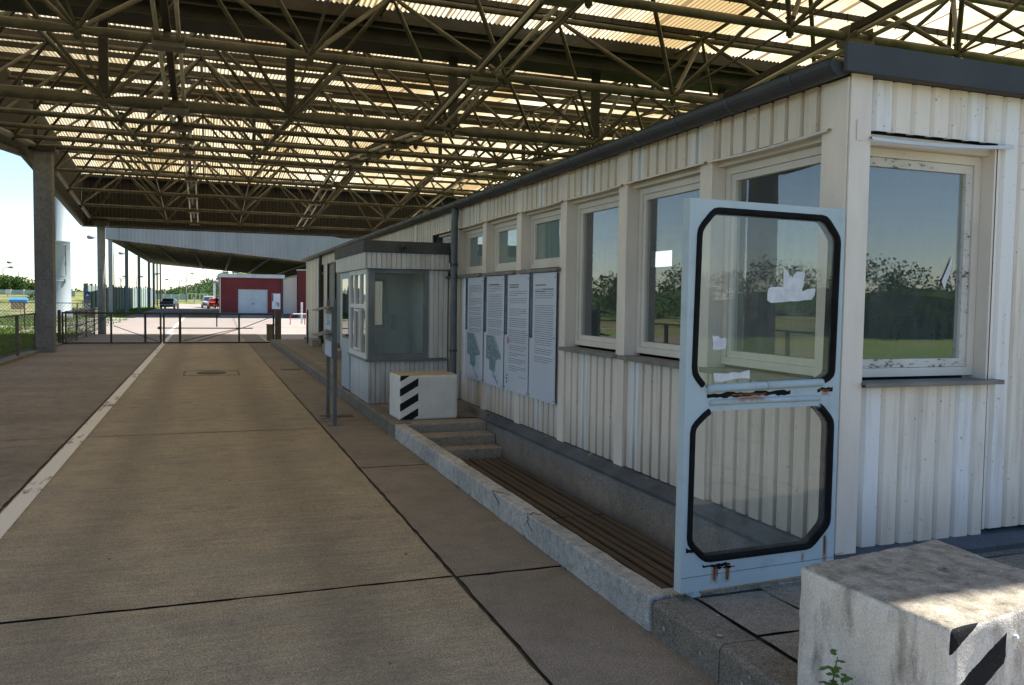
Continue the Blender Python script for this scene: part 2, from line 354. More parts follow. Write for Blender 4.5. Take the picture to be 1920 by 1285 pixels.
col = stripes(t, col, (1,.027,0), (.027,-1,0), .552, .235, .184, .095, .135)
t.bsdf(col, .85, fine, .35, .004, 0, .2); M['blockclean'] = t.m
# glass: real Fresnel reflection over a clear dusty pane; a painted veil hazes reflections
def glass(name, tint, ior=1.75, dust_veil=.03, dust_veil_col=(.5,.5,.48), streaks=.0):
    t = NT(name)
    lw_ = t.n('ShaderNodeLayerWeight'); lw_.inputs[0].default_value = .5     # Schlick reflection, the same from both sides
    fr = t.math('MULTIPLY_ADD', t.math('POWER', lw_.outputs['Facing'], 5.0), 1-ior, ior)
    tr = t.n('ShaderNodeBsdfTransparent'); tr.inputs[0].default_value = (*tint, 1)
    gl = t.n('ShaderNodeBsdfGlossy'); gl.inputs['Roughness'].default_value = .0
    w = t.noise(t.pos(), .9, 2); b = t.n('ShaderNodeBump'); b.inputs['Strength'].default_value = .05; b.inputs['Distance'].default_value = .02
    t.l(w, b.inputs['Height']); t.l(b.outputs[0], gl.inputs['Normal'])
    mx = t.n('ShaderNodeMixShader'); t.l(fr, mx.inputs[0]); t.l(tr.outputs[0], mx.inputs[1]); t.l(gl.outputs[0], mx.inputs[2])
    df = t.n('ShaderNodeBsdfDiffuse'); df.inputs[0].default_value = (*dust_veil_col, 1)
    f = t.noise(t.mapv(t.pos(), (1,1,.25)), 14, 5, .7)
    m2 = t.n('ShaderNodeMixShader'); t.l(t.ramp(f, [(.3,(dust_veil*.4,)*3),(.75,(dust_veil+streaks,)*3)]), m2.inputs[0])
    t.l(mx.outputs[0], m2.inputs[1]); t.l(df.outputs[0], m2.inputs[2]); t.l(m2.outputs[0], t.out.inputs[0]); M[name] = t.m
glass('glass', (.90,.93,.92), .10, .06, (.44,.48,.52), .03)
glass('doorglass', (.93,.95,.94), .035, .035, (.55,.57,.55), .04)
glass('kioskglass', (.86,.90,.89), .04, .07, (.55,.59,.57), .06)
glass('carglass', (.25,.28,.28), .07, .02)
# translucent fibre-glass roof sheet with sheet laps, brown weathering and painted rib shading
t = NT('rooflight'); p = t.pos(); sx = t.n('ShaderNodeSeparateXYZ'); t.l(p, sx.inputs[0])
big = t.noise(t.mapv(p,(.8,.22,1)), .55, 5, .6); st = t.noise(t.mapv(p,(6,.3,1)), 1.4, 5, .7)
col = t.ramp(big, [(.36,(.66,.60,.44)),(.48,(.55,.475,.31)),(.62,(.30,.22,.105))])
col = t.mix(t.ramp(st, [(.5,(0,0,0)),(.78,(.6,.6,.6))]), col, (.30,.18,.07))
lap = t.math('LESS_THAN', t.math('MODULO', t.math('ADD', sx.outputs['X'], 50.0), .93), .05)
col = t.mix(lap, col, (.16,.11,.06))
wv = t.math('ABSOLUTE', t.math('SINE', t.math('MULTIPLY', sx.outputs['X'], math.pi/.09)))
col = t.mix(t.ramp(wv, [(.2,(.95,.95,.95)),(.6,(0,0,0))]), col, (.11,.07,.032))  # dirt and shading of each corrugation put into the colour as dark lines
df = t.n('ShaderNodeBsdfDiffuse'); t.l(col, df.inputs[0]); tr = t.n('ShaderNodeBsdfTranslucent'); t.l(col, tr.inputs[0])
mx = t.n('ShaderNodeMixShader'); mx.inputs[0].default_value = .72
t.l(df.outputs[0], mx.inputs[1]); t.l(tr.outputs[0], mx.inputs[2]); t.l(mx.outputs[0], t.out.inputs[0]); M['rooflight'] = t.m
# ------------------------------------------------------------------ camera, sun, sky
yaw, pitch, roll = R(20.189), R(2.920), R(-.849)
fw = Vector((math.sin(yaw)*math.cos(pitch), math.cos(yaw)*math.cos(pitch), -math.sin(pitch)))
rt = Vector((math.cos(yaw), -math.sin(yaw), 0)); dn = fw.cross(rt)
r2 = rt*math.cos(roll)+dn*math.sin(roll); d2 = dn*math.cos(roll)-rt*math.sin(roll)
cam = bpy.data.cameras.new('camera'); cam.sensor_width = 36; cam.lens = 1560/1920*36; cam.clip_start = .05; cam.clip_end = 4000
co = bpy.data.objects.new('camera', cam); C.objects.link(co)
mw = Matrix((( r2.x,-d2.x,-fw.x,0),(r2.y,-d2.y,-fw.y,0),(r2.z,-d2.z,-fw.z,0),(0,0,0,1))); mw.translation = (0,0,1.65)
co.matrix_world = mw; scene.camera = co
sd = Vector((.64,.085,.766)).normalized()
sun = bpy.data.lights.new('sun', 'SUN'); sun.energy = 4.6; sun.angle = R(.6); sun.color = (1,.95,.86)
so = bpy.data.objects.new('sun', sun); C.objects.link(so); so.rotation_euler = sd.to_track_quat('Z','Y').to_euler()
w = bpy.data.worlds.new('World'); scene.world = w; w.use_nodes = True
nt = w.node_tree; bg = nt.nodes['Background']; sk = nt.nodes.new('ShaderNodeTexSky'); sk.sky_type = 'NISHITA'; sk.sun_disc = False
sk.sun_elevation = math.asin(sd.z); sk.sun_rotation = math.atan2(sd.x, sd.y); sk.air_density = .9; sk.dust_density = .08; sk.ozone_density = 1.4
nt.links.new(sk.outputs[0], bg.inputs[0]); bg.inputs[1].default_value = .08
scene.view_settings.view_transform = 'Standard'; scene.view_settings.look = 'None'; scene.view_settings.gamma = 1; scene.view_settings.exposure = 1.6
scene.cycles.max_bounces = 10; scene.cycles.transparent_max_bounces = 24; scene.cycles.use_denoising = True
scene.cycles.sample_clamp_indirect = 6

# ------------------------------------------------------------------ ground, road, paving
def gz(x, y):
    """gentle terrain outside the paved yard"""
    h = 0
    if y > 118: h += min((y-118)*.012, 1.5)
    if x < -16: h += min((-16-x)*.035, 2.2)
    if y < -30: h += min((-30-y)*.03, 1.5)
    return h
xs = [-1500,-700,-300,-150,-90,-60,-45,-34,-26,-20,-16,-13,-10.5,-8.2,-6.2,-4.75,9.5,14,26,40,80,200,600,1500]
ys = [-1500,-500,-200,-110,-70,-45,-30,-20,-12,0,12,24,36,48,60,66,80,95,118,135,160,220,300,420,600,1000,1900]
b = MB()
for i in range(len(xs)-1):
    for j in range(len(ys)-1):
        x0,x1,y0,y1 = xs[i],xs[i+1],ys[j],ys[j+1]
        if x0 >= -4.76 and x1 <= 9.6 and y0 >= -13 and y1 <= 119: continue
        q = [(x,y,gz(x,y)-.03) for x,y in ((x0,y0),(x1,y0),(x1,y1),(x0,y1))]
        b.quad(*q, mi=1 if (y0 >= 118 and x0 < 60) or x1 <= -15 else 0)
structure(b.build('grass_ground', [M['grass'], M['drygrass']]))
b = MB(); b.quad((-9.5,26.5,-.022),(-4.6,26.5,-.022),(-4.6,28.8,-.022),(-9.5,28.8,-.022))
def slab(mb, x0, x1, y0, y1, z, gap=.013, jit=.006, step=.09, mi=0):
    pts = []
    def edge(a, c):
        n = max(1, int((Vector(c)-Vector(a)).length/step))
        for i in range(n):
            f = i/n; pts.append((a[0]+(c[0]-a[0])*f+random.uniform(-jit,jit), a[1]+(c[1]-a[1])*f+random.uniform(-jit,jit)))
    x0 += gap; x1 -= gap; y0 += gap; y1 -= gap
    edge((x0,y0),(x1,y0)); edge((x1,y0),(x1,y1)); edge((x1,y1),(x0,y1)); edge((x0,y1),(x0,y0))
    mb.add([(x,y,z) for x,y in pts], [tuple(range(len(pts)))], mi)
b = MB(); b.quad((-4.75,-12,-.012),(2.1,-12,-.012),(2.1,38.4,-.012),(-4.75,38.4,-.012))
structure(b.build('road_joint', M['joint']))
b = MB()
jy = [-12,-7.1,-1.2,4.70,10.62,16.25,22.2,28.1,33.9,38.4]
for j in range(len(jy)-1):
    slab(b, -4.75, -1.47, jy[j], jy[j+1], 0, mi=2)
    slab(b, -1.47, 1.385, jy[j], jy[j+1], 0)
js = [-12,-7.1,-1.2,1.6,4.68,8.02,11.2,14.4,17.2,20.2,23.2,26.0,29.2,32,35,38.4]
for j in range(len(js)-1): slab(b, 1.385, 2.1, js[j], js[j+1], 0, mi=1)
structure(b.build('road', [M['road'], M['strip'], M['road2']]))
b = MB(); b.quad((-4.75,38.4,-.006),(9.5,38.4,-.006),(9.5,66,-.006),(-4.75,66,-.006)); b.quad((2.1,29.95,-.004),(9.5,29.95,-.004),(9.5,38.4,-.004),(2.1,38.4,-.004))
b.quad((-7.2,40,-.004),(-4.75,40,-.004),(-4.75,64,-.004),(-6.3,64,-.004))
structure(b.build('forecourt', M['plaza']))
b = MB(); b.quad((-5.6,66,-.006),(9.5,66,-.006),(9.5,118,-.006),(-5.6,118,-.006)); structure(b.build('far_road', M['plaza']))
b = MB(); b.quad((-4.6,118,-.01),(4.2,118,-.01),(4.2,146,.32),(-4.6,146,.32)); structure(b.build('far_yard', M['plaza']))
b = MB()
for k in range(14): b.quad((-1.62,38.6+2*k,-.001),(-1.48,38.6+2*k,-.001),(-1.48,40.6+2*k,-.001),(-1.62,40.6+2*k,-.001))
for k in range(5): b.quad((-1.55,70+6*k,-.001),(-1.42,70+6*k,-.001),(-1.42,73+6*k,-.001),(-1.55,73+6*k,-.001))
for k in range(-6,20): b.quad((-1.445,k*1.95,.004),(-1.30,k*1.95,.004),(-1.30,(k+1)*1.95,.004),(-1.445,(k+1)*1.95,.004))
structure(b.build('road_line', M['linepaint']))
b = MB()
for x0 in (1.36, -1.52):
    b.quad((x0,38.5,-.002),(x0+.04,38.5,-.002),(x0+.04+(.5 if x0>0 else 0),66,-.002),(x0+(.5 if x0>0 else 0),66,-.002))
b.quad((-4.7,47,-.002),(9,47,-.002),(9,47.06,-.002),(-4.7,47.06,-.002)); b.quad((-4.7,56.5,-.002),(9,56.5,-.002),(9,56.56,-.002),(-4.7,56.56,-.002))
structure(b.build('road_seam', M['joint']))
# manhole with its square frame of cut joints, and drain covers in the side strip
t = thing('manhole_cover', 'round rusty iron manhole cover in a square cut into the middle of the lane', 'manhole cover', (.10,18.8,0))
b = MB(); b.lathe((.10,18.8,.002), [(.30,0),(.30,.012),(.28,.016),(0.02,.014)], 28); b.build('lid', M['iron'], t)
b = MB()
for x0,x1,y0,y1 in ((-.46,.66,18.24,18.27),(-.46,.66,19.38,19.41),(-.46,-.43,18.24,19.41),(.63,.66,18.24,19.41)): b.box(x0,x1,y0,y1,-.004,.004)
b.build('frame', M['joint'], t)
for n,(x,y,lab) in enumerate(((1.70,11.62,'dark steel drain cover beside the feet of the leaflet stand'),(1.80,19.4,'dark steel drain cover in the side strip level with the manhole'))):
    t = thing('drain_cover', lab, 'drain cover', (x,y,0), 'drain covers along the kerb')
    b = MB(); b.box(x-.22,x+.22,y-.13,y+.13,-.004,.006); b.build('grate', M['iron'], t)
    b = MB()
    for k in range(6): b.box(x-.18+.06*k,x-.155+.06*k,y-.1,y+.1,.003,.009)
    b.build('slot', M['joint'], t)
# raised pavement beside the lane
Z1 = .17
b = MB(); b.quad((2.1,9.6,Z1-.016),(3.3,9.6,Z1-.016),(3.3,29.95,Z1-.016),(2.1,29.95,Z1-.016)); b.quad((2.1,-12,Z1-.016),(9.5,-12,Z1-.016),(9.5,3.62,Z1-.016),(2.1,3.62,Z1-.016))
structure(b.build('pavement_joint', M['joint']))
b = MB()
y = 9.95
while y < 29.7:
    for k in range(3): slab(b, 2.23+.355*k, 2.23+.355*(k+1), y, y+.5, Z1+random.uniform(-.002,.002), .007, .003)
    y += .5
y = -7.97
while y < 3.3:
    for k in range(18): slab(b, 2.302+.4*k, 2.302+.4*(k+1), y+.05*(k%2), y+.5+.05*(k%2), Z1+random.uniform(-.004,.003), .008, .005)
    y += .5
structure(b.build('pavement', M['paver']))
b = MB()
def kerb_run(mb, y0, y1, step=1.0):
    y = y0
    while y < y1-.05:
        e = min(y+step, y1); n = max(2, int((e-y)/.12)); prof = [(0,-.02),(0,.145),(.02,.168),(.20,.172),(.215,.16)]
        vs = []
        for i in range(n+1):
            yy = y+.004+(e-y-.008)*i/n
            for u,v in prof:
                nn = noise.noise((u*9, yy*6, v*9))*.006
                vs.append((2.08+u+(nn if u < .05 else 0), yy, v+(nn if v > .1 else 0)))
        m = len(prof); mb.add(vs, [(i*m+j,(i+1)*m+j,(i+1)*m+j+1,i*m+j+1) for i in range(n) for j in range(m-1)])
        mb.add(vs[:m], [tuple(range(m))]); mb.add(vs[-m:], [tuple(range(m))]); y = e
kerb_run(b, 9.62, 29.9); kerb_run(b, -9.0, 3.57)
structure(b.build('kerb', M['kerbstone'], smooth=False))
t = stuff(bpy.data.objects.new('lichen', None)) if False else None
b = MB()
for k in range(26):
    y = 3.45-.16*k**.9*random.uniform(.7,1.3); s = random.uniform(.006,.016)
    if random.random() < .55: c = Vector((2.08-.0072, y, random.uniform(.04,.14))); a1, a2 = Vector((0,1,0)), Vector((0,0,1))
    else: c = Vector((random.uniform(2.11,2.28), y, .1782)); a1, a2 = Vector((1,0,0)), Vector((0,1,0))
    pts = [c+(a1*math.cos(q*math.pi/5)+a2*math.sin(q*math.pi/5))*s*random.uniform(.75,1.1) for q in range(10)]
    b.add(pts, [tuple(range(10))])
M['lichenmat'] = simple('lichenmat', (.34,.35,.31), (.26,.27,.23), 40, .9)
stuff(b.build('lichen', M['lichenmat']))

# ------------------------------------------------------------------ sunken footwell in front of the hut
def rough_box(mb, x0, x1, y0, y1, z0, z1, n=(2,10,2), amp=.006, sc=5, r=.012, mi=0, quad=None):
    """box with slightly rounded, chipped edges; quad = four ground corners instead of x/y limits"""
    def m3(u, v, w):
        if quad:
            a, bb, c, d = [Vector((*q, 0)) for q in quad]
            p = (a*(1-u)+bb*u)*(1-v)+(d*(1-u)+c*u)*v
        else: p = Vector((x0+(x1-x0)*u, y0+(y1-y0)*v, 0))
        p.z = z0+(z1-z0)*w; return p
    L = ((m3(1,0,0)-m3(0,0,0)).length, (m3(0,1,0)-m3(0,0,0)).length, z1-z0)
    idx = {}; vs = []; fs = []
    def g(k, m):   # spacing with extra loops close to the edges
        if k == 0: return 0
        if k == m: return 1
        return (k-1)/(m-2)*1.0
    def pos(i, j, k):
        key = (i,j,k)
        if key in idx: return idx[key]
        q = []
        for t_, m, l in ((i,n[0],L[0]),(j,n[1],L[1]),(k,n[2],L[2])):
            e = r/l; q.append(0 if t_ == 0 else 1 if t_ == m else e+(1-2*e)*(t_-1)/(m-2) if m > 2 else .5)
        P = [a*l for a,l in zip(q,L)]; I = [min(max(a,r),l-r) for a,l in zip(P,L)]
        dv = Vector([a-c for a,c in zip(P,I)])
        if dv.length > 1e-6: dv = dv.normalized()*r
        P = [(c+d)/l for c,d,l in zip(I,dv,L)]
        p = m3(*P); nv = noise.noise_vector(p*sc)*amp + noise.noise_vector(p*sc*5)*amp*.4
        if k == 0: nv.z = 0
        idx[key] = len(vs); vs.append(p+nv); return idx[key]
    a, bq, c = n
    for i in range(a):
        for j in range(bq):
            fs.append((pos(i,j,0),pos(i,j+1,0),pos(i+1,j+1,0),pos(i+1,j,0))); fs.append((pos(i,j,c),pos(i+1,j,c),pos(i+1,j+1,c),pos(i,j+1,c)))
    for i in range(a):
        for k in range(c):
            fs.append((pos(i,0,k),pos(i+1,0,k),pos(i+1,0,k+1),pos(i,0,k+1))); fs.append((pos(i,bq,k),pos(i,bq,k+1),pos(i+1,bq,k+1),pos(i+1,bq,k)))
    for j in range(bq):
        for k in range(c):
            fs.append((pos(0,j,k),pos(0,j,k+1),pos(0,j+1,k+1),pos(0,j+1,k))); fs.append((pos(a,j,k),pos(a,j+1,k),pos(a,j+1,k+1),pos(a,j,k+1)))
    return mb.add(vs, fs, mi)
t = thing('kerb_wall', 'low white painted concrete wall, cracked, edging the sunken footwell', 'low wall', (2.14,6.6,0))
b = MB(); rough_box(b, 2.08, 2.205, 3.6, 9.6, -.02, .172, (4,70,5), .008, 3); b.build('wall', M['kerbpaint'], t)
b = MB(); rough_box(b, 2.202, 3.2, 3.585, 3.70, -.3, .168, (10,4,5), .007, 3); b.build('end_wall', M['kerbpaint'], t)
b = MB()
def crack(mb, pts, w=.006):
    for i in range(len(pts)-1):
        p, q = Vector(pts[i]), Vector(pts[i+1]); mb.bar(p, q, w*random.uniform(.5,1.3), .004, (1,0,0))
for y0 in (6.05,5.3):
    pts = [(2.0735,y0+random.uniform(-.02,.02),.168)]
    for k in range(5): pts.append((2.0735, pts[-1][1]+random.uniform(-.05,.03)-.012, pts[-1][2]-random.uniform(.008,.026)))
    crack(b, pts, .004)
    pts = [(2.075,y0,.1755)]
    for k in range(4): pts.append((pts[-1][0]+.025, pts[-1][1]+random.uniform(-.09,.05), .1763))
    crack(b, pts, .0035)
b.build('crack', M['joint'], t)
t = thing('footwell_steps', 'three worn concrete steps going down into the sunken footwell', 'steps', (2.7,9.2,-.15))
for y0,y1,z in ((9.56,9.9,.168),(9.22,9.555,.062),(8.97,9.215,-.045)):
    b = MB(); rough_box(b, 2.207, 3.2, y0, y1, -.3, z, (12,4,5), .005, 4); b.build('step', M['stepconc'], t)
b = MB()
random.seed(5)
for x0, n, h in ((2.47,7,.02),(2.66,11,.035)):
    for k in range(n):
        x = x0+k*.021; z = .07+random.uniform(0,.012)
        b.bar((x,9.5535,z),(x+random.uniform(-.008,.01),9.5535,z+h*random.uniform(.5,1)), .004, .002, (0,1,0))
        if random.random() < .6: b.bar((x,9.5535,z+h*.5),(x+.014,9.5535,z+h*random.uniform(.3,.8)), .004, .002, (0,1,0))
b.build('scrawl', M['kerbpaint'], t)
t = thing('slatted_floor', 'brown wooden slatted grating on the floor of the sunken footwell', 'grating', (2.7,6.3,-.16))
for k in range(12):
    x = 2.212+k*.0825
    for (ya,yb) in ((3.72,6.28),(6.30,8.95)):
        b = MB(); b.box(x,x+.058,ya,yb,-.19,-.156+random.uniform(-.004,.004)); b.build('slat', M['slat'], t, bevel=.006)
b = MB(); b.box(2.2,3.2,3.7,8.97,-.30,-.22); b.build('base', M['joint'], t)
random.seed(21)
# ------------------------------------------------------------------ canopy: folded roof on an offset space grid
XN = [-4.40+2.88*i for i in range(11)]
def yk(k): return 14.85+2.88*k
def zk(k):
    a = abs(k) if k <= 4 else abs(8-k)
    return 4.74+.245*a
def zsheet(y): return zk((y-14.85)/2.88)+1.77
can = thing('canopy', 'big canopy over the lane: rusty steel lattice under yellowed corrugated sheets', 'canopy', (-4.2,26.4,0))
CR = {0:.098,-1:.066,-2:.058,-3:.052,4:.072}
for k in range(-4, 9):
    b = MB(); r = CR.get(k, .055); y, z = yk(k), zk(k)
    for i in range(len(XN)-1):
        x0, x1 = XN[i], XN[i+1]; c = min(.42, r*5)
        b.path([(x0,y,z),(x0+.07,y,z),(x0+c,y,z),(x1-c,y,z),(x1-.07,y,z),(x1,y,z)], [.042,.05,r,r,.05,.042], 10, caps=False)
    for x in XN: b.tube((x,y,z-.1),(x,y,z+.12),.05,8); b.tube((x,y,z+.12),(x,y,z+.135),.07,8); b.tube((x,y,z-.13),(x,y,z-.1),.03,6)
    b.build('bottom_chord', M['steel'], can, smooth=True)
top = []
for k in range(-4, 8):
    b = MB(); y = yk(k+.5); z = (zk(k)+zk(k+1))/2+1.60
    for i in range(-1, len(XN)-1):
        x0 = XN[0]-1.44+2.88*(i+1)
        if i >= 0: b.path([(x0-2.88+0,y,z),(x0-2.88+.3,y,z),(x0-.3,y,z),(x0,y,z)], [.035,.055,.055,.035], 8, caps=False)
        b.tube((x0,y,z-.09),(x0,y,z+.06),.045,6)
    b.build('top_chord', M['steel'], can, smooth=True)
# inclined bracing between the two layers: nearest hundred each a part, the rest as one mass
br = []
for k in range(-4, 9):
    for i, x in enumerate(XN):
        for si in (-.5,.5):
            for sk_ in (-.5,.5):
                if (k == -4 and sk_ < 0) or (k == 8 and sk_ > 0): continue
                if i == 0 and si < 0 : continue
                p = Vector((x, yk(k), zk(k))); kk = k+sk_; q = Vector((x+2.88*si, yk(kk), (zk(math.floor(kk))+zk(math.ceil(kk)))/2+1.60))
                br.append((p, q))
def seen(p, q):
    m = (p+q)/2-Vector((0,0,1.65)); d = m.dot(fw); u, v = m.dot(r2), m.dot(d2)
    off = 0 if d > 2 and abs(u/d) < .62 and -.43 < v/d < .3 else 1000
    return off+m.length
br.sort(key=lambda pq: seen(*pq))
rest = MB()
for n, (p, q) in enumerate(br):
    d = (q-p).normalized(); mb = MB() if n < 98 else rest; rr = .036
    mb.path([p+d*.05, p+d*.28, q-d*.28, q-d*.05], [.02, rr, rr, .02], 7, caps=False)
    if n < 98: mb.build('brace', M['steel'], can, smooth=True)
stuff(rest.build('far_brace', M['steel'], can, smooth=True))
for x in XN[1:]:
    b = MB()
    for k in range(-4, 8):
        b.tube((x,yk(k),zk(k)),(x,yk(k+1),zk(k+1)),.018,5)
    b.build('tie_rod', M['steel'], can)
for i in range(len(XN)):
    b = MB(); x = XN[i]+1.44
    for k in range(-4, 7):
        za = (zk(k)+zk(k+1))/2+1.60; zb = (zk(k+1)+zk(k+2))/2+1.60
        b.tube((x,yk(k+.5),za),(x,yk(k+1.5),zb),.03,6)
    b.build('top_rod', M['steel'], can)
b = MB()
for k in range(-4, 8):
    b.path([(XN[0]-.02,yk(k),zk(k)),(XN[0]-.02,yk(k)+.35,zk(k)+(zk(k+1)-zk(k))*.12),(XN[0]-.02,yk(k+1)-.35,zk(k+1)-(zk(k+1)-zk(k))*.12),(XN[0]-.02,yk(k+1),zk(k+1))],[.04,.075,.075,.04],9)
b.build('edge_chord', M['steel'], can, smooth=True)
# purlins with hook bolts
for j in range(-8, 17):
    y = 14.85+1.44*j
    if j == 0: continue
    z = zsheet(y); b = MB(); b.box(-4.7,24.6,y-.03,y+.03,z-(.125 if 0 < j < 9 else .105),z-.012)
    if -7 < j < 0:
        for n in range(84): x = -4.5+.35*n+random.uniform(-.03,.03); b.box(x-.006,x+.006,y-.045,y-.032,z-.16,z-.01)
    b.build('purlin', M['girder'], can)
# roof sheets, corrugated along their slope
def sheet(y0, y1, z0, z1, nm):
    n = int((24.8+4.75)/.09*5); b = MB(); rows = 7; vs = []; random.seed(3)
    for r_ in range(rows+1):
        f = r_/rows; y = y0+(y1-y0)*f; z = z0+(z1-z0)*f
        for i in range(n+1):
            x = -4.75+(24.8+4.75)*i/n; vs.append((x, y, z+.016*math.cos(2*math.pi*x/.09)))
    m = n+1
    b.add(vs, [(r_*m+i, r_*m+i+1, (r_+1)*m+i+1, (r_+1)*m+i) for r_ in range(rows) for i in range(n)])
    b.build(nm, M['rooflight'], can, smooth=True)
zo = .03
sheet(2.92, 14.36, zsheet(3.33)+zo, zsheet(14.36)+zo, 'roof_sheet')
sheet(15.10, 26.28, zsheet(15.10)+zo, zsheet(26.28)+zo, 'roof_sheet')
sheet(26.46, 38.25, zsheet(26.46)+zo, zsheet(38.25)+zo-.05, 'roof_sheet')
b = MB(); zr = zsheet(26.37)
b.box(-4.75,24.8,26.2,26.54,zr+.10,zr+.13); b.build('ridge_cap', M['girder'], can)
# gutter girder in the valley
b = MB(); zg = zsheet(14.4)
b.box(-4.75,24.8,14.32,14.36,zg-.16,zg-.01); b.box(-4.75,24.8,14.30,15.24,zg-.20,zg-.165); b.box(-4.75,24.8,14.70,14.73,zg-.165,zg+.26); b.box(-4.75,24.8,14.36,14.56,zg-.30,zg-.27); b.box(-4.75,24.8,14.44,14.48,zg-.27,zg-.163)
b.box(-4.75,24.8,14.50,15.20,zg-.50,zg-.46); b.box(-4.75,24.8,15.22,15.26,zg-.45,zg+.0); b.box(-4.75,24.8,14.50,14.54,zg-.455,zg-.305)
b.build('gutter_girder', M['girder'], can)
for x in XN:
    b = MB(); b.box(x-.07,x+.07,14.80,14.92,zk(0)+.1,zg-.503); b.build('valley_post', M['steeldark'], can)
    b = MB(); b.box(x-.05,x+.05,26.30,26.42,zk(4)+.1,zsheet(26.37)-.12); b.build('ridge_post', M['steeldark'], can)
# corrugated side and end fascias
def corr_fascia(mb, a, e, zlo, zhi, axis, fixed, inward, pitch=.15, dep=.02):
    n = int(abs(e-a)/pitch*4); vs = []
    for i in range(n+1):
        s_ = a+(e-a)*i/n; o = dep if (i % 4) in (1,2) else 0
        for z in (zlo(s_), zhi(s_)): vs.append((fixed+inward*o, s_, z) if axis == 'Y' else (s_, fixed+inward*o, z))
    mb.add(vs, [(2*i,2*i+2,2*i+3,2*i+1) for i in range(n)])
b = MB(); lo = lambda y: zk((y-14.85)/2.88)-.33
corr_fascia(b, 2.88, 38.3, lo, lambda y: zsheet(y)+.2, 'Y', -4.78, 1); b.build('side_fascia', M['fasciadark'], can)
b = MB()
for k in range(-4, 8): b.bar((-4.70,yk(k),lo(yk(k))+.06),(-4.70,yk(k+1),lo(yk(k+1))+.06),.12,.12)
b.build('fascia_rail', M['steeldark'], can)
b = MB(); corr_fascia(b, -4.78, 24.8, lambda x: 4.40, lambda x: 6.72, 'X', 38.34, -1); b.build('end_fascia', M['fasciadark'], can)
b = MB(); b.box(-4.7,24.7,38.10,38.26,4.44,4.54); b.box(-4.7,24.7,38.14,38.24,6.42,6.52); b.build('fascia_rail', M['steeldark'], can)
b = MB(); corr_fascia(b, -4.78, 24.8, lambda x: 5.35, lambda x: 7.62, 'X', 2.88, 1); b.build('end_fascia', M['fasciadark'], can)
def column(x0,x1,y0,y1,h,mat,lab=None):
    b = MB(); b.box(x0,x1,y0,y1,-.02,h); o = b.build('column', M[mat], can, bevel=.02); return o
column(-4.46,-4.0,26.18,26.64,5.66,'column'); column(-4.46,-4.0,14.63,15.08,4.68,'column'); column(-4.46,-4.0,3.1,3.55,5.6,'column')
b = MB(); b.lathe((-4.03,37.93,0), [(.155,-.02),(.155,4.5)], 20); o = b.build('column', M['colpale'], can, smooth=True)
for xx in (12.9, 24.4):
    for k in (-4,0,4,8): column(xx-.2,xx+.2,yk(k)-.2,yk(k)+.2,zk(k)-.1,'column')
for q in ((-4.56,-3.9,26.1,26.72,5.56,5.7),(-4.3,-3.75,37.7,38.15,4.42,4.6)): b = MB(); b.box(*q); b.build('column_head', M['steeldark'], can, bevel=.01)
# cable trays and hanging tube lights in three rows
ROWS = ((-.45,'over the middle of the lane'),(3.87,'along the hut front'),(8.19,'above the hut roof'))
for x, nm in ROWS:
    b = MB()
    for k in range(-4, 8): b.bar((x-.02,yk(k),zk(k)+.13),(x-.02,yk(k+1),zk(k+1)+.13),.09,.09)
    b.build('cable_tray', M['steeldark'], can)
proto = None
for x, nm in ROWS:
    for k in range(-3, 9):
        if k == 8: ya, yb = yk(7.55), yk(8)
        za, zb = zk(k-1), zk(k); ya, yb = yk(k-1)+.14, yk(k)-.16
        t = thing('tube_light', 'twin fluorescent tube light hanging in the row '+nm, 'tube light', (x,yk(k),zk(k)), 'tube lights in the row '+nm)
        for sx in (-.13,.13):
            b = MB(); b.tube((x+sx,ya,za+.0),(x+sx,yb,zb+.0),.028,7); b.build('tube', M['tubelight'], t, smooth=True)
        b = MB(); y, z = yk(k), zk(k); b.box(x-.2,x+.2,y-.13,y+.13,z-.12,z-.06); b.box(x-.2,x-.185,y-.1,y+.1,z-.06,z+.12); b.box(x+.185,x+.2,y-.1,y+.1,z-.06,z+.12)
        for sx in (-.13,.13): b.tube((x+sx,y-.19,zk(k)+.0),(x+sx,y-.13,zk(k)+.0),.042,7); b.tube((x+sx,y+.13,zk(k)+.0),(x+sx,y+.19,zk(k)+.0),.042,7)
        b.box(x-.05,x+.03,y-.05,y+.05,z-.06,z+.2); b.build('bracket', M['bracket'], t)
# ------------------------------------------------------------------ the control hut
hut = thing('control_hut', 'long cream hut of ribbed metal sheets with white framed windows and a slate grey gutter', 'hut', (3.3,3.7,0))
FX = 3.3
def ribs(mb, axis, a, e, z0, z1, fixed, pitch=.14, dep=.024, slopes=(.102,.104,.112,.140), bottom_wave=False, mi=0):
    """ribbed sheet; fixed is its outer face, ribs go back into +"""
    pr = []; k = math.floor(a/pitch)
    while k*pitch < e:
        s_ = k*pitch
        pr += [(s_,0),(s_+slopes[0]*pitch/.14,0),(s_+slopes[1]*pitch/.14,dep*1.35),(s_+slopes[2]*pitch/.14,dep)]; k += 1
    pr.append((k*pitch,0))
    if axis == 'Y': pr = [((2*k*pitch)-p[0]-0, p[1]) for p in reversed(pr)]; off = math.floor((a-pr[0][0])/pitch)*pitch; pr = [(p[0]+off, p[1]) for p in pr]; pr += [(p[0]+pitch, p[1]) for p in pr[-5:]]
    out = [(a, 0)] + [p for p in pr if a < p[0] < e] + [(e, 0)]
    vs = []
    for s_, d in out:
        for z in (z0, z1): vs.append((fixed+d, s_, z) if axis == 'Y' else (s_, fixed+d, z))
    mb.add(vs, [(2*i,2*i+2,2*i+3,2*i+1) for i in range(len(out)-1)], mi)
PY = [4.97,6.205,7.44,8.675,9.91,11.145]
YE = 29.9
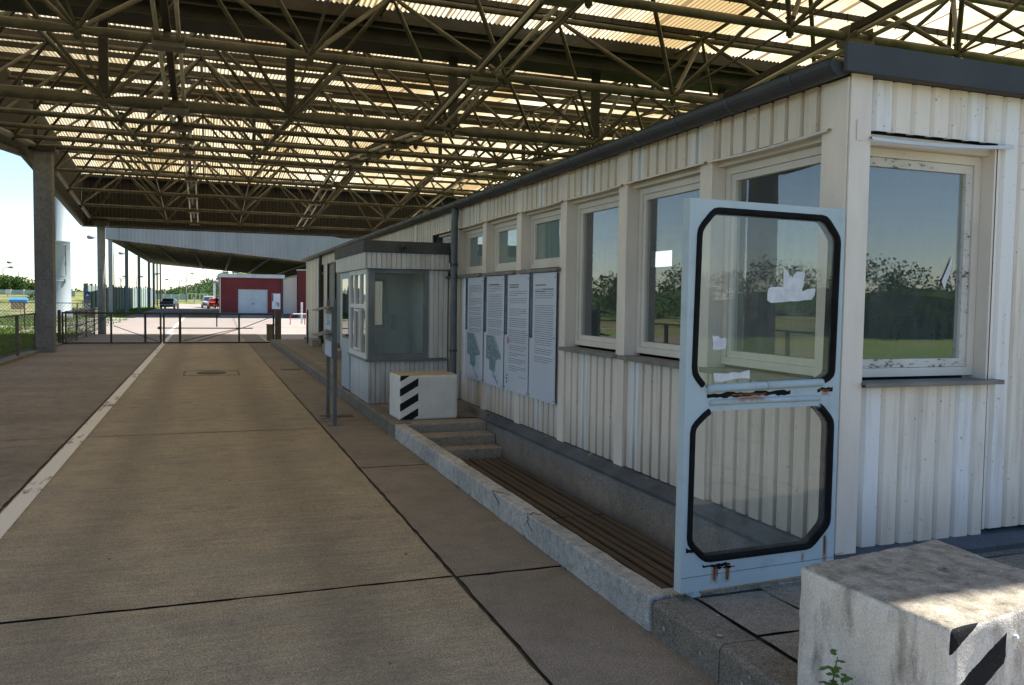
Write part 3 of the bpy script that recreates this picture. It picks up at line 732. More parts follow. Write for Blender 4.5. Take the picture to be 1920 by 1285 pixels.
# lower and upper sheets
b = MB(); ribs(b,'Y',3.88,YE,2.635,2.90,FX); b.build('wall_sheet', M['clad'], hut)
b = MB()
for y0,y1 in ((3.88,PY[0]),(PY[0]+.15,PY[1]),(PY[1]+.15,PY[2])): ribs(b,'Y',y0,y1,.27,1.165,FX)
b.build('wall_sheet', M['cladlow'], hut)
b = MB()
for y0,y1 in ((PY[2]+.15,PY[3]),(PY[3]+.15,PY[4]),(PY[4]+.15,PY[5]),(PY[5]+.15,12.6)): ribs(b,'Y',y0,y1,.27,1.95,FX)
b.build('wall_sheet', M['cladlow'], hut)
b = MB(); ribs(b,'Y',12.6,21.9,.27,2.632,FX); ribs(b,'Y',24.55,25.4,.27,2.632,FX); ribs(b,'Y',25.95,YE,.27,2.632,FX); ribs(b,'Y',23.12,23.30,.27,2.632,FX)
b.build('wall_sheet', M['clad'], hut)
b = MB(); ribs(b,'X',3.42,8.3,2.62,2.90,3.70); ribs(b,'X',4.42,8.3,.30,2.619,3.70); ribs(b,'X',3.42,4.415,.27,1.185,3.70); b.build('wall_sheet', M['cladright'], hut)
b = MB(); ribs(b,'X',3.3,8.3,.27,2.9,29.9); b.build('wall_sheet', M['cladright'], hut)
for y in PY+[13.6,17.3,21.75,24.6,27.2,29.75]:
    b = MB(); b.box(3.282,3.43,y,y+.15,.26,2.63); b.box(3.284,3.36,y+.002,y+.148,2.63,2.90); b.build('post_trim', M['trim'], hut)
b = MB(); b.box(3.278,3.44,3.68,3.88,.255,2.89); b.build('corner_trim', M['trim'], hut, bevel=.004)
b = MB(); b.box(3.288,3.43,3.666,3.676,.25,2.905); b.build('corner_trim', M['trim'], hut)
b = MB(); b.box(3.33,3.37,3.660,3.664,2.55,2.66); b.build('patch', M['trim'], hut)
# plinth and the slanted blue grey damp course over it
b = MB(); rough_box(b, 3.2, 3.42, 3.72, 9.6, -.3, .185, (3,60,6), .006, 2); b.build('plinth', M['plinth'], hut)
b = MB(); b.box(3.22,3.42,9.61,29.88,.1,.262); b.box(3.3,8.3,3.62,3.69,.02,.20); b.build('plinth', M['plinth'], hut)
b = MB()
prof = [(-.112,.17),(-.114,.196),(-.02,.262),(.04,.268)]
yy = 3.66
while yy < 9.6:
    e = min(yy+1.05, 9.62); o = random.uniform(-.004,.004)
    b.extr([(u+o,v+o) for u,v in prof], (3.3,yy,0), (3.3,e-.004,0), (1,0,0), (0,0,1)); yy = e
b.extr([(-.012,.172),(-.012,.20),(.0,.262),(.04,.266)], (3.3,9.62,0), (3.3,29.9,0), (1,0,0), (0,0,1))
b.extr([(-.09,.19),(-.092,.222),(-.01,.268),(.04,.28)], (3.2,3.70,0), (8.3,3.70,0), (0,1,0), (0,0,1))
b.build('damp_course', M['flash'], hut)
# gutter
b = MB(); arc = [(-.075*math.cos(math.pi*k/10), -.075*math.sin(math.pi*k/10)) for k in range(11)]
arc2 = [(u*.9, v*.9) for u, v in reversed(arc)]
lipo = [(-.082,.012),(-.075,.012)]
b.extr(lipo+arc+arc2, (3.2,3.655,2.952), (3.2,29.95,2.952), (1,0,0), (0,0,1), closed=True)
gut = b.build('gutter', M['slate'], hut, smooth=False)
b = MB(); b.plate([(3.2+u,2.952+v) for u,v in arc], 'Y', 3.652, 3.662); b.build('end_cap', M['fascia'], gut)
y = 3.98
while y < 29.8:
    b = MB(); b.extr([(u*1.06,v*1.06) for u,v in arc]+[(u*1.005,v*1.005) for u,v in reversed(arc)], (3.2,y,2.952), (3.2,y+.022,2.952), (1,0,0), (0,0,1), closed=True, caps=True); y += .62; b.build('bracket', M['flash'], gut)
b = MB(); b.box(3.19,8.45,3.595,3.625,2.893,3.045); b.build('fascia', M['fascia'], hut, bevel=.003)
b = MB(); b.box(3.30,8.45,3.626,29.95,2.905,2.99); b.build('roof', M['bitumen'], hut)
for y in (11.02, 25.35):
    b = MB(); b.path([(3.2,y,2.90),(3.2,y,2.82),(3.19,y,2.7),(3.19,y,.3),(3.16,y,.19)], .05, 12); o = b.build('downpipe', M['galv'] if y < 20 else M['slate'], hut, smooth=True)
    b = MB(); b.lathe((3.19,y,0), [(.056,2.1),(.056,2.14)], 12); b.build('clamp', M['slate'], o); b = MB(); b.lathe((3.19,y,0), [(.056,.93),(.056,.96)], 12); b.bar((3.19,y-.12,.95),(3.19,y-.04,.95),.012,.012); b.build('clamp', M['slate'], o)
# windows: frame ring, sash, pane, sill, drip strip
def ring(mb, y0, y1, z0, z1, w, d0, d1, axis='X'):
    mb.plate([(y0,z0),(y1,z0),(y1,z1),(y0,z1)], axis, d0, d1, holes=[[(y0+w,z0+w),(y1-w,z0+w),(y1-w,z1-w),(y0+w,z1-w)]])
def window(y0, y1, z0, z1, mat='frame', blind=False, big=True):
    b = MB(); ring(b, y0, y1, z0, z1, .05, 3.392, 3.46); wo = b.build('window', M[mat], hut, bevel=.003)
    b = MB(); ring(b, y0+.052, y1-.052, z0+.052, z1-.052, .045, 3.405, 3.45); b.build('sash', M[mat], wo, bevel=.004)
    b = MB(); b.box(3.424,3.428,y0+.095,y1-.095,z0+.095,z1-.095); b.build('pane', M['glass'], wo)
    b = MB(); b.box(3.235,3.42,y0-.04,y1+.03,z0-.052,z0-.022); b.box(3.23,3.2348,y0-.04,y1+.03,z0-.058,z0-.022); b.build('sill', M['sill'], wo, bevel=.004)
    b = MB(); n = 8; s0 = random.uniform(-.012,.004)
    pr = [(.0,0),(-.045,-.008),(-.055,-.022),(-.05,-.024),(-.042,-.013),(.0,-.006)]
    for k in range(n):
        za = z1+.052+s0*math.sin(math.pi*k/n); zb = z1+.052+s0*math.sin(math.pi*(k+1)/n)
        b.extr(pr, (3.3,y0-.1+(y1-y0+.12)*k/n,za), (3.3,y0-.1+(y1-y0+.12)*(k+1)/n,zb), (1,0,0), (0,0,1), closed=True)
    b.build('drip_strip', M['trim'], wo)
    b = MB(); b.box(3.33,3.43,y0,y1,z1+.002,z1+.05); b.build('head_board', M['frame'], wo)
    return wo
window(3.90,4.965,1.225,2.585)
window(5.125,6.20,1.225,2.585)
window(6.36,7.435,1.225,2.585)
for n,(y0,y1) in enumerate(((7.595,8.67),(8.83,9.905),(10.065,11.14))):
    wo = window(y0,y1,2.0,2.585)
    b = MB(); b.box(3.445,3.45,y0+.02,y1-.02,1.96,2.62); b.build('blind', M['blind'], wo)
    b = MB(); ym = y0+(.62,.30,.45)[n]; b.box(3.438,3.442,ym,ym+.02,2.0,2.6)
    if n: b.box(3.434,3.437,y0+(.18 if n==1 else .62),y0+(.44 if n==1 else .68),2.3,2.6)
    b.build('blind_strip', M['blindwhite'], wo)
window(11.55,12.35,2.0,2.585)
# gable window, peeling
b = MB(); ring(b,3.44,4.40,1.235,2.55,.05,3.792,3.86,'Y'); wo = b.build('window', M['frame'], hut, bevel=.003)
b = MB(); ring(b,3.492,4.348,1.287,2.498,.05,3.805,3.85,'Y'); b.build('sash', M['framegrim'], wo, bevel=.004)
b = MB(); b.box(3.54,4.30,3.824,3.828,1.33,2.455); b.build('pane', M['glass'], wo)
b = MB(); b.box(3.425,4.47,3.632,3.80,1.204,1.218); b.box(3.425,4.47,3.628,3.6318,1.192,1.218); b.build('sill', M['sill'], wo, bevel=.004)
b = MB(); pr = [(0,0),(-.05,-.006),(-.062,-.026),(-.055,-.028),(-.045,-.014),(0,-.007)]
for k in range(10):
    za, zb = (2.575+.012-.022*math.sin(math.pi*(.12+.8*q/10)) + .03*q/10 for q in (k,k+1))
    b.extr(pr,(3.42+1.06*k/10,3.7,za),(3.42+1.06*(k+1)/10,3.7,zb),(0,1,0),(0,0,1),closed=True)
b.build('drip_strip', M['framewhite'], wo)
b = MB(); b.box(3.44,4.40,3.74,3.86,2.552,2.61); b.build('head_board', M['frame'], wo)
b = MB(); b.box(4.402,4.418,3.705,3.87,1.2,2.61); b.build('reveal', M['trim'], wo)
b = MB(); b.plate([(4.15,1.80),(4.20,1.90),(4.225,1.955),(4.22,1.87),(4.172,1.755),(4.13,1.84)][:5],'Y',3.818,3.8195); b.build('paper', M['paper'], wo)
# inside: floor, ceiling, partitions, rear wall with small openings on the bright far side
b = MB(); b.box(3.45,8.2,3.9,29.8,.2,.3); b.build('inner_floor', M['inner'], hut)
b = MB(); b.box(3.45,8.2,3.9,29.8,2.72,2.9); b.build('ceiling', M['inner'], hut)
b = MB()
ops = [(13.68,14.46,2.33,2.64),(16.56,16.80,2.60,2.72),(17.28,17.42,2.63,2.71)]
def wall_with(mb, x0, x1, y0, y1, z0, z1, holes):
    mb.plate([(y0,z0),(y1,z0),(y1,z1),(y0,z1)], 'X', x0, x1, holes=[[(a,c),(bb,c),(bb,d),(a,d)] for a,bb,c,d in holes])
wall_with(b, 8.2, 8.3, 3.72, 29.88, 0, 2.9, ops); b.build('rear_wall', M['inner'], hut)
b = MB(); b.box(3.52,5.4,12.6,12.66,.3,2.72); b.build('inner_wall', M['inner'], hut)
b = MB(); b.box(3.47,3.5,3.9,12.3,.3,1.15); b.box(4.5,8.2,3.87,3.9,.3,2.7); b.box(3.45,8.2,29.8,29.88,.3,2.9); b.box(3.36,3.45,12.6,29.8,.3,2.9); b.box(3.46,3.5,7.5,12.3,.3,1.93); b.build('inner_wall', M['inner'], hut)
b = MB(); b.box(4.6,6.2,4.2,4.9,.95,1.0); b.box(4.65,4.7,4.25,4.3,.3,.95); b.box(6.1,6.15,4.25,4.3,.3,.95); b.build('inner_table', M['plank'], hut)
# doors far along the front
for y0,y1,z0,z1 in ((25.42,25.93,.4,2.36),(21.95,23.1,.42,2.6),(23.32,24.52,.42,2.6)):
    b = MB(); b.box(3.35,3.39,y0,y1,z0,z1)
    if y1-y0 > .8: ribs(b,'Y',y0+.06,y1-.06,z0+.05,z1-.05,3.34,.1,.008)
    o = b.build('door', M['kioskgrey'], hut)
    b = MB(); b.box(3.29,3.35,y0-.03,y0,z0,z1+.03); b.box(3.29,3.35,y1,y1+.03,z0,z1+.03); b.box(3.29,3.35,y0,y1,z1,z1+.03); b.build('frame', M['slate'], o)
    b = MB(); b.tube((3.30,y1-.1,1.35),(3.30,y1-.22,1.35),.012,6); b.tube((3.30,y1-.1,1.35),(3.35,y1-.1,1.35),.01,6); b.build('handle', M['slate'], o)
b = MB(); b.box(3.302,3.349,12.9,13.5,.3,2.6); b.build('door', M['kioskgrey'], hut)
for n,(y0,y1,lab) in enumerate(((25.2,26.1,'farthest worn concrete step block at the narrow door of the cream hut'),(21.9,22.9,'middle worn concrete step block at a grey door of the cream hut'),(20.3,21.5,'nearest worn concrete step block behind the glass booth'))):
    b = MB(); rough_box(b, 2.95, 3.215, y0, y1, .168, .40 if n < 2 else .36, (4,6,4), .006, 4); tag(b.build('step_block', M['stepconc']), lab, 'step', 'step blocks at the hut doors')

# ------------------------------------------------------------------ information boards on the hut
def board(y0, y1, lab, kind):
    t = thing('information_board', lab, 'board', (3.26,y0,.61), 'information boards on the hut wall')
    z0, z1 = .612, 1.935
    b = MB(); b.box(3.252,3.258,y0,y1,z0,z1); b.build('panel', M['board'], t, bevel=.0015)
    zb = 1.25; b = MB(); b.box(3.2505,3.2522,y1-.088,y1-.001,zb,z1-.001); b.build('blue_band', M['boardblue'], t)
    random.seed(int(y0*100)); b = MB()
    # vertical white title along the band: row of small strokes as in the photo, not legible there
    z = zb+.03; n = {0:26,1:34,2:40,3:38}[kind]
    for k in range(n):
        h = random.choice((.006,.006,.011,.011,.014)); wz = random.uniform(.004,.008)
        if random.random() < .1: z += .008; continue
        b.box(3.2496,3.2503,y1-.04-h,y1-.04+random.choice((0,.008)),z,z+wz*.5); b.box(3.2496,3.2503,y1-.04-h*.4,y1-.036,z+wz*.5,z+wz); z += wz+.0045
    b.build('title', M['board'], t)
    b = MB(); bold = MB()
    def para(zt, lines, last=.6, indent=0, ya=None, dz=.0225, wide=None):
        ya = (y1-.155) if ya is None else ya; b = MB()
        ye = (y0+.06) if wide is None else ya-wide
        for i in range(lines):
            y = ya-(indent if i == 0 else 0); end = ye if i < lines-1 else ya-(ya-ye)*last
            while y > end+.01:
                l = min(random.uniform(.012,.06), y-end); h = random.uniform(.0045,.0065)
                b.box(3.2508,3.2518,y-l,y,zt-i*dz-h,zt-i*dz); y -= l+.007
        b.build('paragraph', M['ink'], t); return zt-lines*dz
    if kind == 3:
        bold.box(3.2506,3.2518,y0+.26,y1-.155,1.805,1.815); bold.box(3.2506,3.2518,y0+.06,y1-.36,1.762,1.771); bold.box(3.2506,3.2518,y0+.3,y1-.155,1.740,1.749)
        z = para(1.77,5,.9); para(z-.01,1,.03); z = para(1.60,12,1); z = para(z-.005,1,.12); z = para(1.33,7,.9); z = para(z,1,.1); z = para(z,3,.9); para(z-.02,3,.8)
    elif kind == 2:
        bold.box(3.2506,3.2518,y0+.31,y1-.155,1.815,1.825); bold.box(3.2506,3.2518,y0+.32,y1-.155,1.79,1.80); z = 1.75
        for ln, la in ((3,.5),(3,.95),(1,.06)): z = para(z,ln,la)-(.014 if ln == 3 else 0)
        z -= .012
        for ln, la in ((4,.65),(5,.97),(7,.95),(3,.9),(2,.55),(3,.8),(3,.5)): z = para(z,ln,la)-.018
        para(.80,1,1,0,y0+.27)
        b.box(3.2508,3.2518,y1-.10,y1-.07,.70,.712); b.box(3.2508,3.2518,y1-.11,y1-.06,.745,.76)
    else:
        z = 1.83
        if kind == 1: bold.box(3.2506,3.2518,y0+.18,y1-.19,1.827,1.837)
        for ln, la in (((6,.2),(1,.4),(5,.6),(3,.9),(2,.9),(7,1),(3,.9)) if kind == 0 else ((5,.5),(14,.97),(5,.9),(4,.85))):
            z = para(z,ln,la,dz=.0195 if kind == 0 else .0205)-.014
    if b.v: b.build('small_print', M['ink'], t)
    if bold.v: bold.build('heading', M['inkblack'], t)
    if kind < 2:      # site plan
        b = MB(); ya = y1-.10
        b.plate([(ya,.93),(ya-.16,.915),(ya-.34,.925),(ya-.54,.95),(ya-.54,1.01),(ya-.31,1.215),(ya,1.215)],'X',3.2505,3.2518); b.plate([(ya-.13,.80),(ya-.34,.785),(ya-.36,.93),(ya-.13,.925)],'X',3.2502,3.2516)
        b.build('site_plan', M['mapteal'], t); b = MB()
        for k in range(55):
            y = ya-random.uniform(.02,.5); z = random.uniform(.75,1.2); s_ = random.uniform(.006,.02)
            if z < .9 and not (.24 < ya-y < .5): continue
            b.plate([(y,z),(y-s_*1.6,z-s_*.5),(y-s_*1.3,z+s_*.6),(y+s_*.2,z+s_)],'X',3.2494,3.2499)
        for o in (0,.05): b.plate([(ya-.26-o,1.21),(ya-.54,.98+o*.4),(ya-.54,.995+o*.4),(ya-.29-o,1.212)],'X',3.2496,3.25)
        b.build('plan_marks', M['mapgrey'], t); b = MB()
        for k in range(26):
            y = ya-random.uniform(.22,.5); z = random.uniform(.70,.93); s_ = random.uniform(.005,.013); b.plate([(y,z),(y-s_*1.8,z-s_),(y-s_*1.5,z+s_*.5),(y-s_*.2,z+s_*.8)],'X',3.249,3.2494)
        b.plate([(ya-.2,.80),(ya-.44,.645),(ya-.46,.655),(ya-.22,.812)],'X',3.249,3.2494); b.build('plan_buildings', M['mapteal'], t)
    if kind == 2:
        b = MB(); cc = (y1-.155+.03, 1.19); pts = [(cc[0]+.042*math.cos(a*math.pi/12), cc[1]+.042*math.sin(a*math.pi/12)) for a in range(24)]
        b.plate(pts,'X',3.2503,3.2513,holes=[[(cc[0]+(p[0]-cc[0])*.78, cc[1]+(p[1]-cc[1])*.78) for p in pts]])
        b.bar((3.2508,cc[0]-.03,cc[1]-.03),(3.2508,cc[0]+.03,cc[1]+.03),.006,.001,(1,0,0)); b.build('ban_ring', M['redwhite'], t)
        b = MB(); b.plate([(cc[0]+.015,cc[1]-.02),(cc[0]-.012,cc[1]-.02),(cc[0]-.016,cc[1]+.01),(cc[0]-.004,cc[1]+.024),(cc[0]+.014,cc[1]+.012)],'X',3.2512,3.2517); b.build('ban_symbol', M['inkblack'], t)
        b = MB()
        for q in ((.70,.05),(.735,.035),(.775,.05)): b.plate([(y1-.07,q[0]),(y1-.07-q[1],q[0]+.006),(y1-.075-q[1]*.8,q[0]+.024),(y1-.085,q[0]+.016)],'X',3.2503,3.2513)
        b.build('sticker', M['inkblack'], t)
    b = MB()
    for yy in (y0+.025,y1-.025):
        for zz in (z0+.03,(z0+z1)/2,z1-.05): b.tube((3.252,yy,zz),(3.247,yy,zz),.006,8)
    b.build('bolt', M['inkblack'], t)
board(9.91,10.66,'farthest of four tall text boards, with a teal site plan, next to the downpipe',0)
board(9.135,9.865,'second tall text board from the downpipe, bold heading above its teal site plan',1)
board(8.34,9.10,'third tall text board from the downpipe, with a round red no entry symbol',2)
board(7.60,8.31,'nearest of the four tall text boards, long paragraphs and no picture',3)

# ------------------------------------------------------------------ glass booth against the hut
k0 = thing('glass_booth', 'small glazed booth with white window frames and flat grey roof, built onto the cream hut', 'booth', (2.7,12.6,Z1))
b = MB(); ribs(b,'X',2.125,3.275,Z1,.755,11.60,.07,.018); o = b.build('wall_sheet', M['cladkiosk'], k0)
b = MB(); ribs(b,'Y',11.60,13.12,Z1,.755,2.125,.30,.004,(.13,.134,.137,.14)); b.build('wall_sheet', M['cladkioskfront'], k0)
b = MB(); ribs(b,'X',2.06,3.275,2.07,2.285,11.565,.07,.018); ribs(b,'Y',11.565,14.3,2.07,2.285,2.06,.14,.01); b.build('band_sheet', M['cladkiosk'], k0)
b = MB(); ribs(b,'X',2.985,3.275,.80,2.06,11.62,.07,.018); b.build('wall_sheet', M['cladkiosk'], k0)
b = MB(); b.box(2.04,3.28,11.545,14.32,2.286,2.45); b.build('roof_edge', M['bitumen'], k0, bevel=.004)
b = MB(); b.box(2.09,3.275,11.6,14.3,2.055,2.068); b.build('soffit', M['kioskgrey'], k0)
b = MB(); b.box(2.08,2.135,11.57,13.16,.757,.785); b.box(2.136,3.27,11.565,11.64,.757,.785); b.build('sill', M['kioskgrey'], k0, bevel=.004)
b = MB(); b.plate([(2.13,.787),(2.985,.787),(2.985,2.053),(2.13,2.053)],'Y',11.61,11.67,holes=[[(2.215,.86),(2.925,.86),(2.925,2.0),(2.215,2.0)]]); wo = b.build('window', M['kioskgrey'], k0, bevel=.004)
b = MB(); b.box(2.216,2.924,11.636,11.641,.861,1.999); b.build('pane', M['kioskglass'], wo)
def hole(a,bb,c,d): return [(a,c),(bb,c),(bb,d),(a,d)]
b = MB(); b.plate(hole(11.672,13.13,.787,2.053),'X',2.105,2.165,holes=[hole(11.74,12.16,1.56,1.99),hole(11.74,12.16,.86,1.50),hole(12.22,12.64,1.56,1.99),hole(12.22,12.64,.86,1.50),hole(12.72,13.07,1.56,1.99),hole(12.72,13.07,.86,1.50)]); wo = b.build('window', M['framewhite'], k0, bevel=.004)
b = MB()
for a,bb in ((11.741,12.159),(12.221,12.639),(12.721,13.069)):
    for c,d in ((1.561,1.989),(.861,1.499)): b.box(2.13,2.134,a,bb,c,d)
b.build('pane', M['glass'], wo)
b = MB(); ring(b,12.235,12.625,.875,1.485,.035,2.09,2.125); b.build('sash', M['framewhite'], wo, bevel=.003)
b = MB(); b.box(2.11,2.16,13.15,13.95,Z1+.02,2.05); o = b.build('door', M['greydoor'], k0, bevel=.004)
b = MB(); b.box(2.106,2.11,13.25,13.85,1.0,1.95); b.build('pane', M['carglass'], o)
b = MB(); b.tube((2.07,13.22,1.05),(2.07,13.34,1.05),.01,6); b.tube((2.07,13.22,1.05),(2.11,13.22,1.05),.01,6); b.build('handle', M['slate'], o)
b = MB(); b.plate([(2.17,Z1),(3.27,Z1),(3.27,2.05),(2.17,2.05)],'Y',13.95,14.0,holes=[[(2.28,1.15),(2.84,1.15),(2.84,1.98),(2.28,1.98)]]); b.build('rear_wall', M['innerpale'], k0)
b = MB(); b.plate([(2.28,1.15),(2.84,1.15),(2.84,1.98),(2.28,1.98)],'Y',13.955,13.99,holes=[[(2.33,1.2),(2.54,1.2),(2.54,1.93),(2.33,1.93)],[(2.58,1.2),(2.79,1.2),(2.79,1.93),(2.58,1.93)]]); b.build('rear_window', M['framewhite'], k0)
b = MB(); b.box(2.18,3.27,11.68,13.94,Z1+.005,.20); b.build('inner_wall', M['innerpale'], k0)
b = MB(); b.box(3.255,3.278,11.68,13.94,.2,2.05); b.build('inner_wall', M['innerpale'], k0)
b = MB(); b.box(2.2,3.2,11.7,12.25,.79,.83); b.build('desk', M['kioskgrey'], k0)
b = MB(); b.box(2.95,3.03,13.90,13.95,1.12,1.38); b.box(2.96,3.02,13.885,13.9,1.15,1.25); b.build('switch_box', M['framewhite'], k0)
b = MB(); b.box(3.225,3.255,12.55,12.72,1.40,1.52); b.box(3.248,3.255,12.63,12.64,.84,1.4); b.build('socket', M['slate'], k0)
b = MB(); b.lathe((2.58,11.51,2.37), [(.03,-.03),(.045,0),(.03,.03)], 12); b.box(2.565,2.595,11.50,11.545,2.36,2.38); b.build('lamp', M['slate'], k0)
# ------------------------------------------------------------------ open door leaf
dl = thing('door_leaf', 'pale blue steel door standing open, two octagonal panes in black rubber, rust below', 'door', (2.21,3.53,.2), rz=math.atan2(.06,1))
up = [(.14,1.924),(.876,1.922),(.974,1.811),(.963,1.06),(.875,1.019),(.118,1.003),(.033,1.093),(.045,1.817)]
lw = [(.14,.93),(.872,.931),(.97,.835),(.969,.257),(.839,.136),(.143,.14),(.03,.242),(.034,.841)]
def chamfer(poly, c=.035):
    out = []; n = len(poly)
    for i in range(n):
        p0, p1, p2 = Vector(poly[i-1]), Vector(poly[i]), Vector(poly[(i+1)%n]); a, e = p1+(p0-p1).normalized()*c, p1+(p2-p1).normalized()*c
        out += [tuple(a), tuple(a*.25+p1*.5+e*.25), tuple(e)]
    return out
up, lw = chamfer(up), chamfer(lw)
def inset(poly, d):
    n = len(poly); area = sum(poly[i][0]*poly[(i+1)%n][1]-poly[(i+1)%n][0]*poly[i][1] for i in range(n)); sg = 1 if area > 0 else -1; out = []
    for i in range(n):
        p0, p1, p2 = Vector(poly[i-1]), Vector(poly[i]), Vector(poly[(i+1)%n])
        a = (p1-p0).normalized(); c = (p2-p1).normalized(); na = Vector((-a.y,a.x))*sg; nc = Vector((-c.y,c.x))*sg
        m = (na+nc).normalized(); out.append(tuple(p1+m*(d/max(.3,m.dot(na)))))
    return out
upi, lwi = inset(up, .033), inset(lw, .033)
b = MB(); b.plate([(0,0),(1,0),(1,1.96),(0,1.96)],'Y',0,.055,holes=[inset(up,.02),inset(lw,.02)]); b.build('leaf', M['doorpaint'], dl, bevel=.004, local=True)
def gasket(outer, inner, skip):
    b = MB(); n = len(outer)
    for i in range(n):
        if i in skip: continue
        j = (i+1)%n; q = [outer[i],outer[j],inner[j],inner[i]]
        # soft half-round section
        for f0,f1,h0,h1 in ((0,.3,0,.012),(.3,.7,.012,.012),(.7,1,.012,.002)):
            def L(a,c,f): return (a[0]+(c[0]-a[0])*f, a[1]+(c[1]-a[1])*f)
            A,B_,C_,D = L(q[0],q[3],f0),L(q[1],q[2],f0),L(q[1],q[2],f1),L(q[0],q[3],f1)
            for sy, s0 in ((-1,-.001),(1,.056)): b.add([(A[0],s0+sy*h0,A[1]),(B_[0],s0+sy*h0,B_[1]),(C_[0],s0+sy*h1,C_[1]),(D[0],s0+sy*h1,D[1])],[(0,1,2,3)])
        b.add([(q[2][0],-.003,q[2][1]),(q[3][0],-.003,q[3][1]),(q[3][0],.058,q[3][1]),(q[2][0],.058,q[2][1])],[(0,1,2,3)])
    return b
gasket(up,upi,(13,14,15,16)).build('gasket', M['rubber'], dl, local=True, smooth=False)
gasket(lw,lwi,(1,2,3)).build('gasket', M['rubber'], dl, local=True)
for pl in (upi, lwi):
    b = MB(); b.plate(inset(pl,-.015),'Y',.008,.012); b.build('pane', M['doorglass'], dl, local=True)
b = MB()
for x0,x1,z in ((.13,.492,1.024),(.502,.87,1.03)):
    b.path([(x0,-.004,z),(x1,-.004,z+.006)], .021, 10)
b.path([(.15,.002,.952),(.5,.0,.955),(.86,.002,.952)], .016, 10); b.build('bead', M['doorpaint'], dl, smooth=True, local=True)
random.seed(4)
def ragged(mb, x0, x1, zt, zb, y, n=22, a=.008):
    pt = [(x0+(x1-x0)*k/n, zt+random.uniform(-a,a)) for k in range(n+1)]; pb = [(x1-(x1-x0)*k/n, zb+random.uniform(-a,a)) for k in range(n+1)]
    mb.plate(pt+pb,'Y',y-.001,y)
for q in ((.13,.66,1.0,.978,-.0012,26,.006),(.13,.30,.128,.114,-.0012,12,.005),(.845,.95,1.005,.988,-.0015,7,.006),(.20,.33,.112,.102,-.0014,10,.006),(.028,.10,.222,.208,-.0012,6,.009)):
    b = MB(); ragged(b,*q); b.build('flaked_edge', M['rubber'], dl, local=True)
for q in ((.28,.50,.992,.982,-.0026,16,.003),(.86,.93,.998,.99,-.003,7,.003)):
    b = MB(); ragged(b,*q); b.build('rust_patch', M['rust'], dl, local=True)
for x, w_, zt, zb in ((.205,.012,.112,.04),(.285,.018,.112,.035),(.93,.011,.20,.10),(.222,.006,.1,.06)):
    pts = [(x-w_/2,zt),(x+w_/2,zt),(x+w_*.55,(zt+zb)/2),(x+w_*.3,zb),(x-w_*.3,zb+.006),(x-w_*.45,(zt+zb)/2)]; b = MB(); b.plate(pts,'Y',-.0022,-.0014); b.build('rust_streak', M['rust'], dl, local=True)
b = MB(); b.box(.004,.996,-.0012,0,.0755,.078)
b.build('seam', M['galv'], dl, local=True)
for pts in ([(.598,1.636),(.614,1.628),(.632,1.612),(.640,1.592),(.648,1.598),(.656,1.586),(.668,1.606),(.690,1.622),(.712,1.619),(.735,1.628),(.742,1.604),(.731,1.576),(.736,1.55),(.722,1.532),(.728,1.519),(.66,1.5185),(.598,1.5225)],
            [(.497,1.512),(.503,1.530),(.52,1.5365),(.56,1.5385),(.5975,1.5375),(.5977,1.5215),(.66,1.518),(.73,1.5185),(.76,1.53),(.80,1.536),(.815,1.533),(.81,1.50),(.79,1.475),(.74,1.472),(.70,1.466),(.64,1.465),(.60,1.460),(.52,1.455),(.497,1.468)],
            [(.158,1.290),(.175,1.283),(.19,1.287),(.215,1.272),(.235,1.279),(.247,1.272),(.246,1.25),(.24,1.222),(.2,1.216),(.162,1.219),(.166,1.25)],
            [(.17,1.100),(.25,1.096),(.29,1.103),(.33,1.098),(.396,1.112),(.399,1.066),(.34,1.07),(.29,1.066),(.23,1.056),(.178,1.058)],
            [(.63,1.051),(.75,1.054),(.83,1.051),(.80,1.039),(.72,1.036),(.68,1.026),(.633,1.022)]):
    b = MB(); b.plate(pts,'Y',.0062,.0074); b.build('torn_paper', M['paper'], dl, local=True)
b = MB(); b.path([(.10,.03,.0),(.10,.03,-.03)], .03, 10); b.box(.075,.125,.0,.06,-.03,-.012); b.build('foot', M['doorpaint'], dl, local=True)
b = MB()
for z in (.35,1.65): b.tube((1.008,.05,z-.06),(1.008,.05,z+.06),.014,8)
b.build('hinge', M['galv'], dl, local=True)

# ------------------------------------------------------------------ concrete blocks with warning stripes
def block(quad, z0, z1, mat, lab, wear, wd=.235, per=.184, black=.095, rise=.135):
    t = thing('concrete_block', lab, 'concrete block', (quad[0][0], quad[0][1], z0), 'striped concrete blocks')
    b = MB(); rough_box(b, 0,0,0,0, z0, z1, (26,22,20), .007 if wear else .004, 7, .02 if wear else .022, quad=quad); b.build('block', M[mat], t, smooth=True)
    return t
nb = block([(2.155,1.90),(2.94,2.02),(2.94,2.69),(2.13,2.57)], Z1, .652, 'blockpaint', 'weathered white concrete block in the foreground, mossy top half in sun, black stripes', True, .30, .235, .105, .16)
b = MB()
b.lathe((2.62,2.35,.650), [(.022,-.002),(.02,.006),(.008,.012)], 10); b.build('lifting_eye', M['kerbstone'], nb)
b = MB(); c = Vector((2.155,1.90,.6))+Vector((.78,.12,0))*.44; b.lathe((c.x,c.y-.004,.565), [(.011,-.008),(.013,0),(.009,.008)], 10); b.build('bolt', M['framewhite'], nb)
block([(2.19,9.87),(2.93,9.89),(2.92,10.40),(2.17,10.38)], Z1, .722, 'blockclean', 'clean white concrete block at the head of the steps, black diagonal stripes', False)

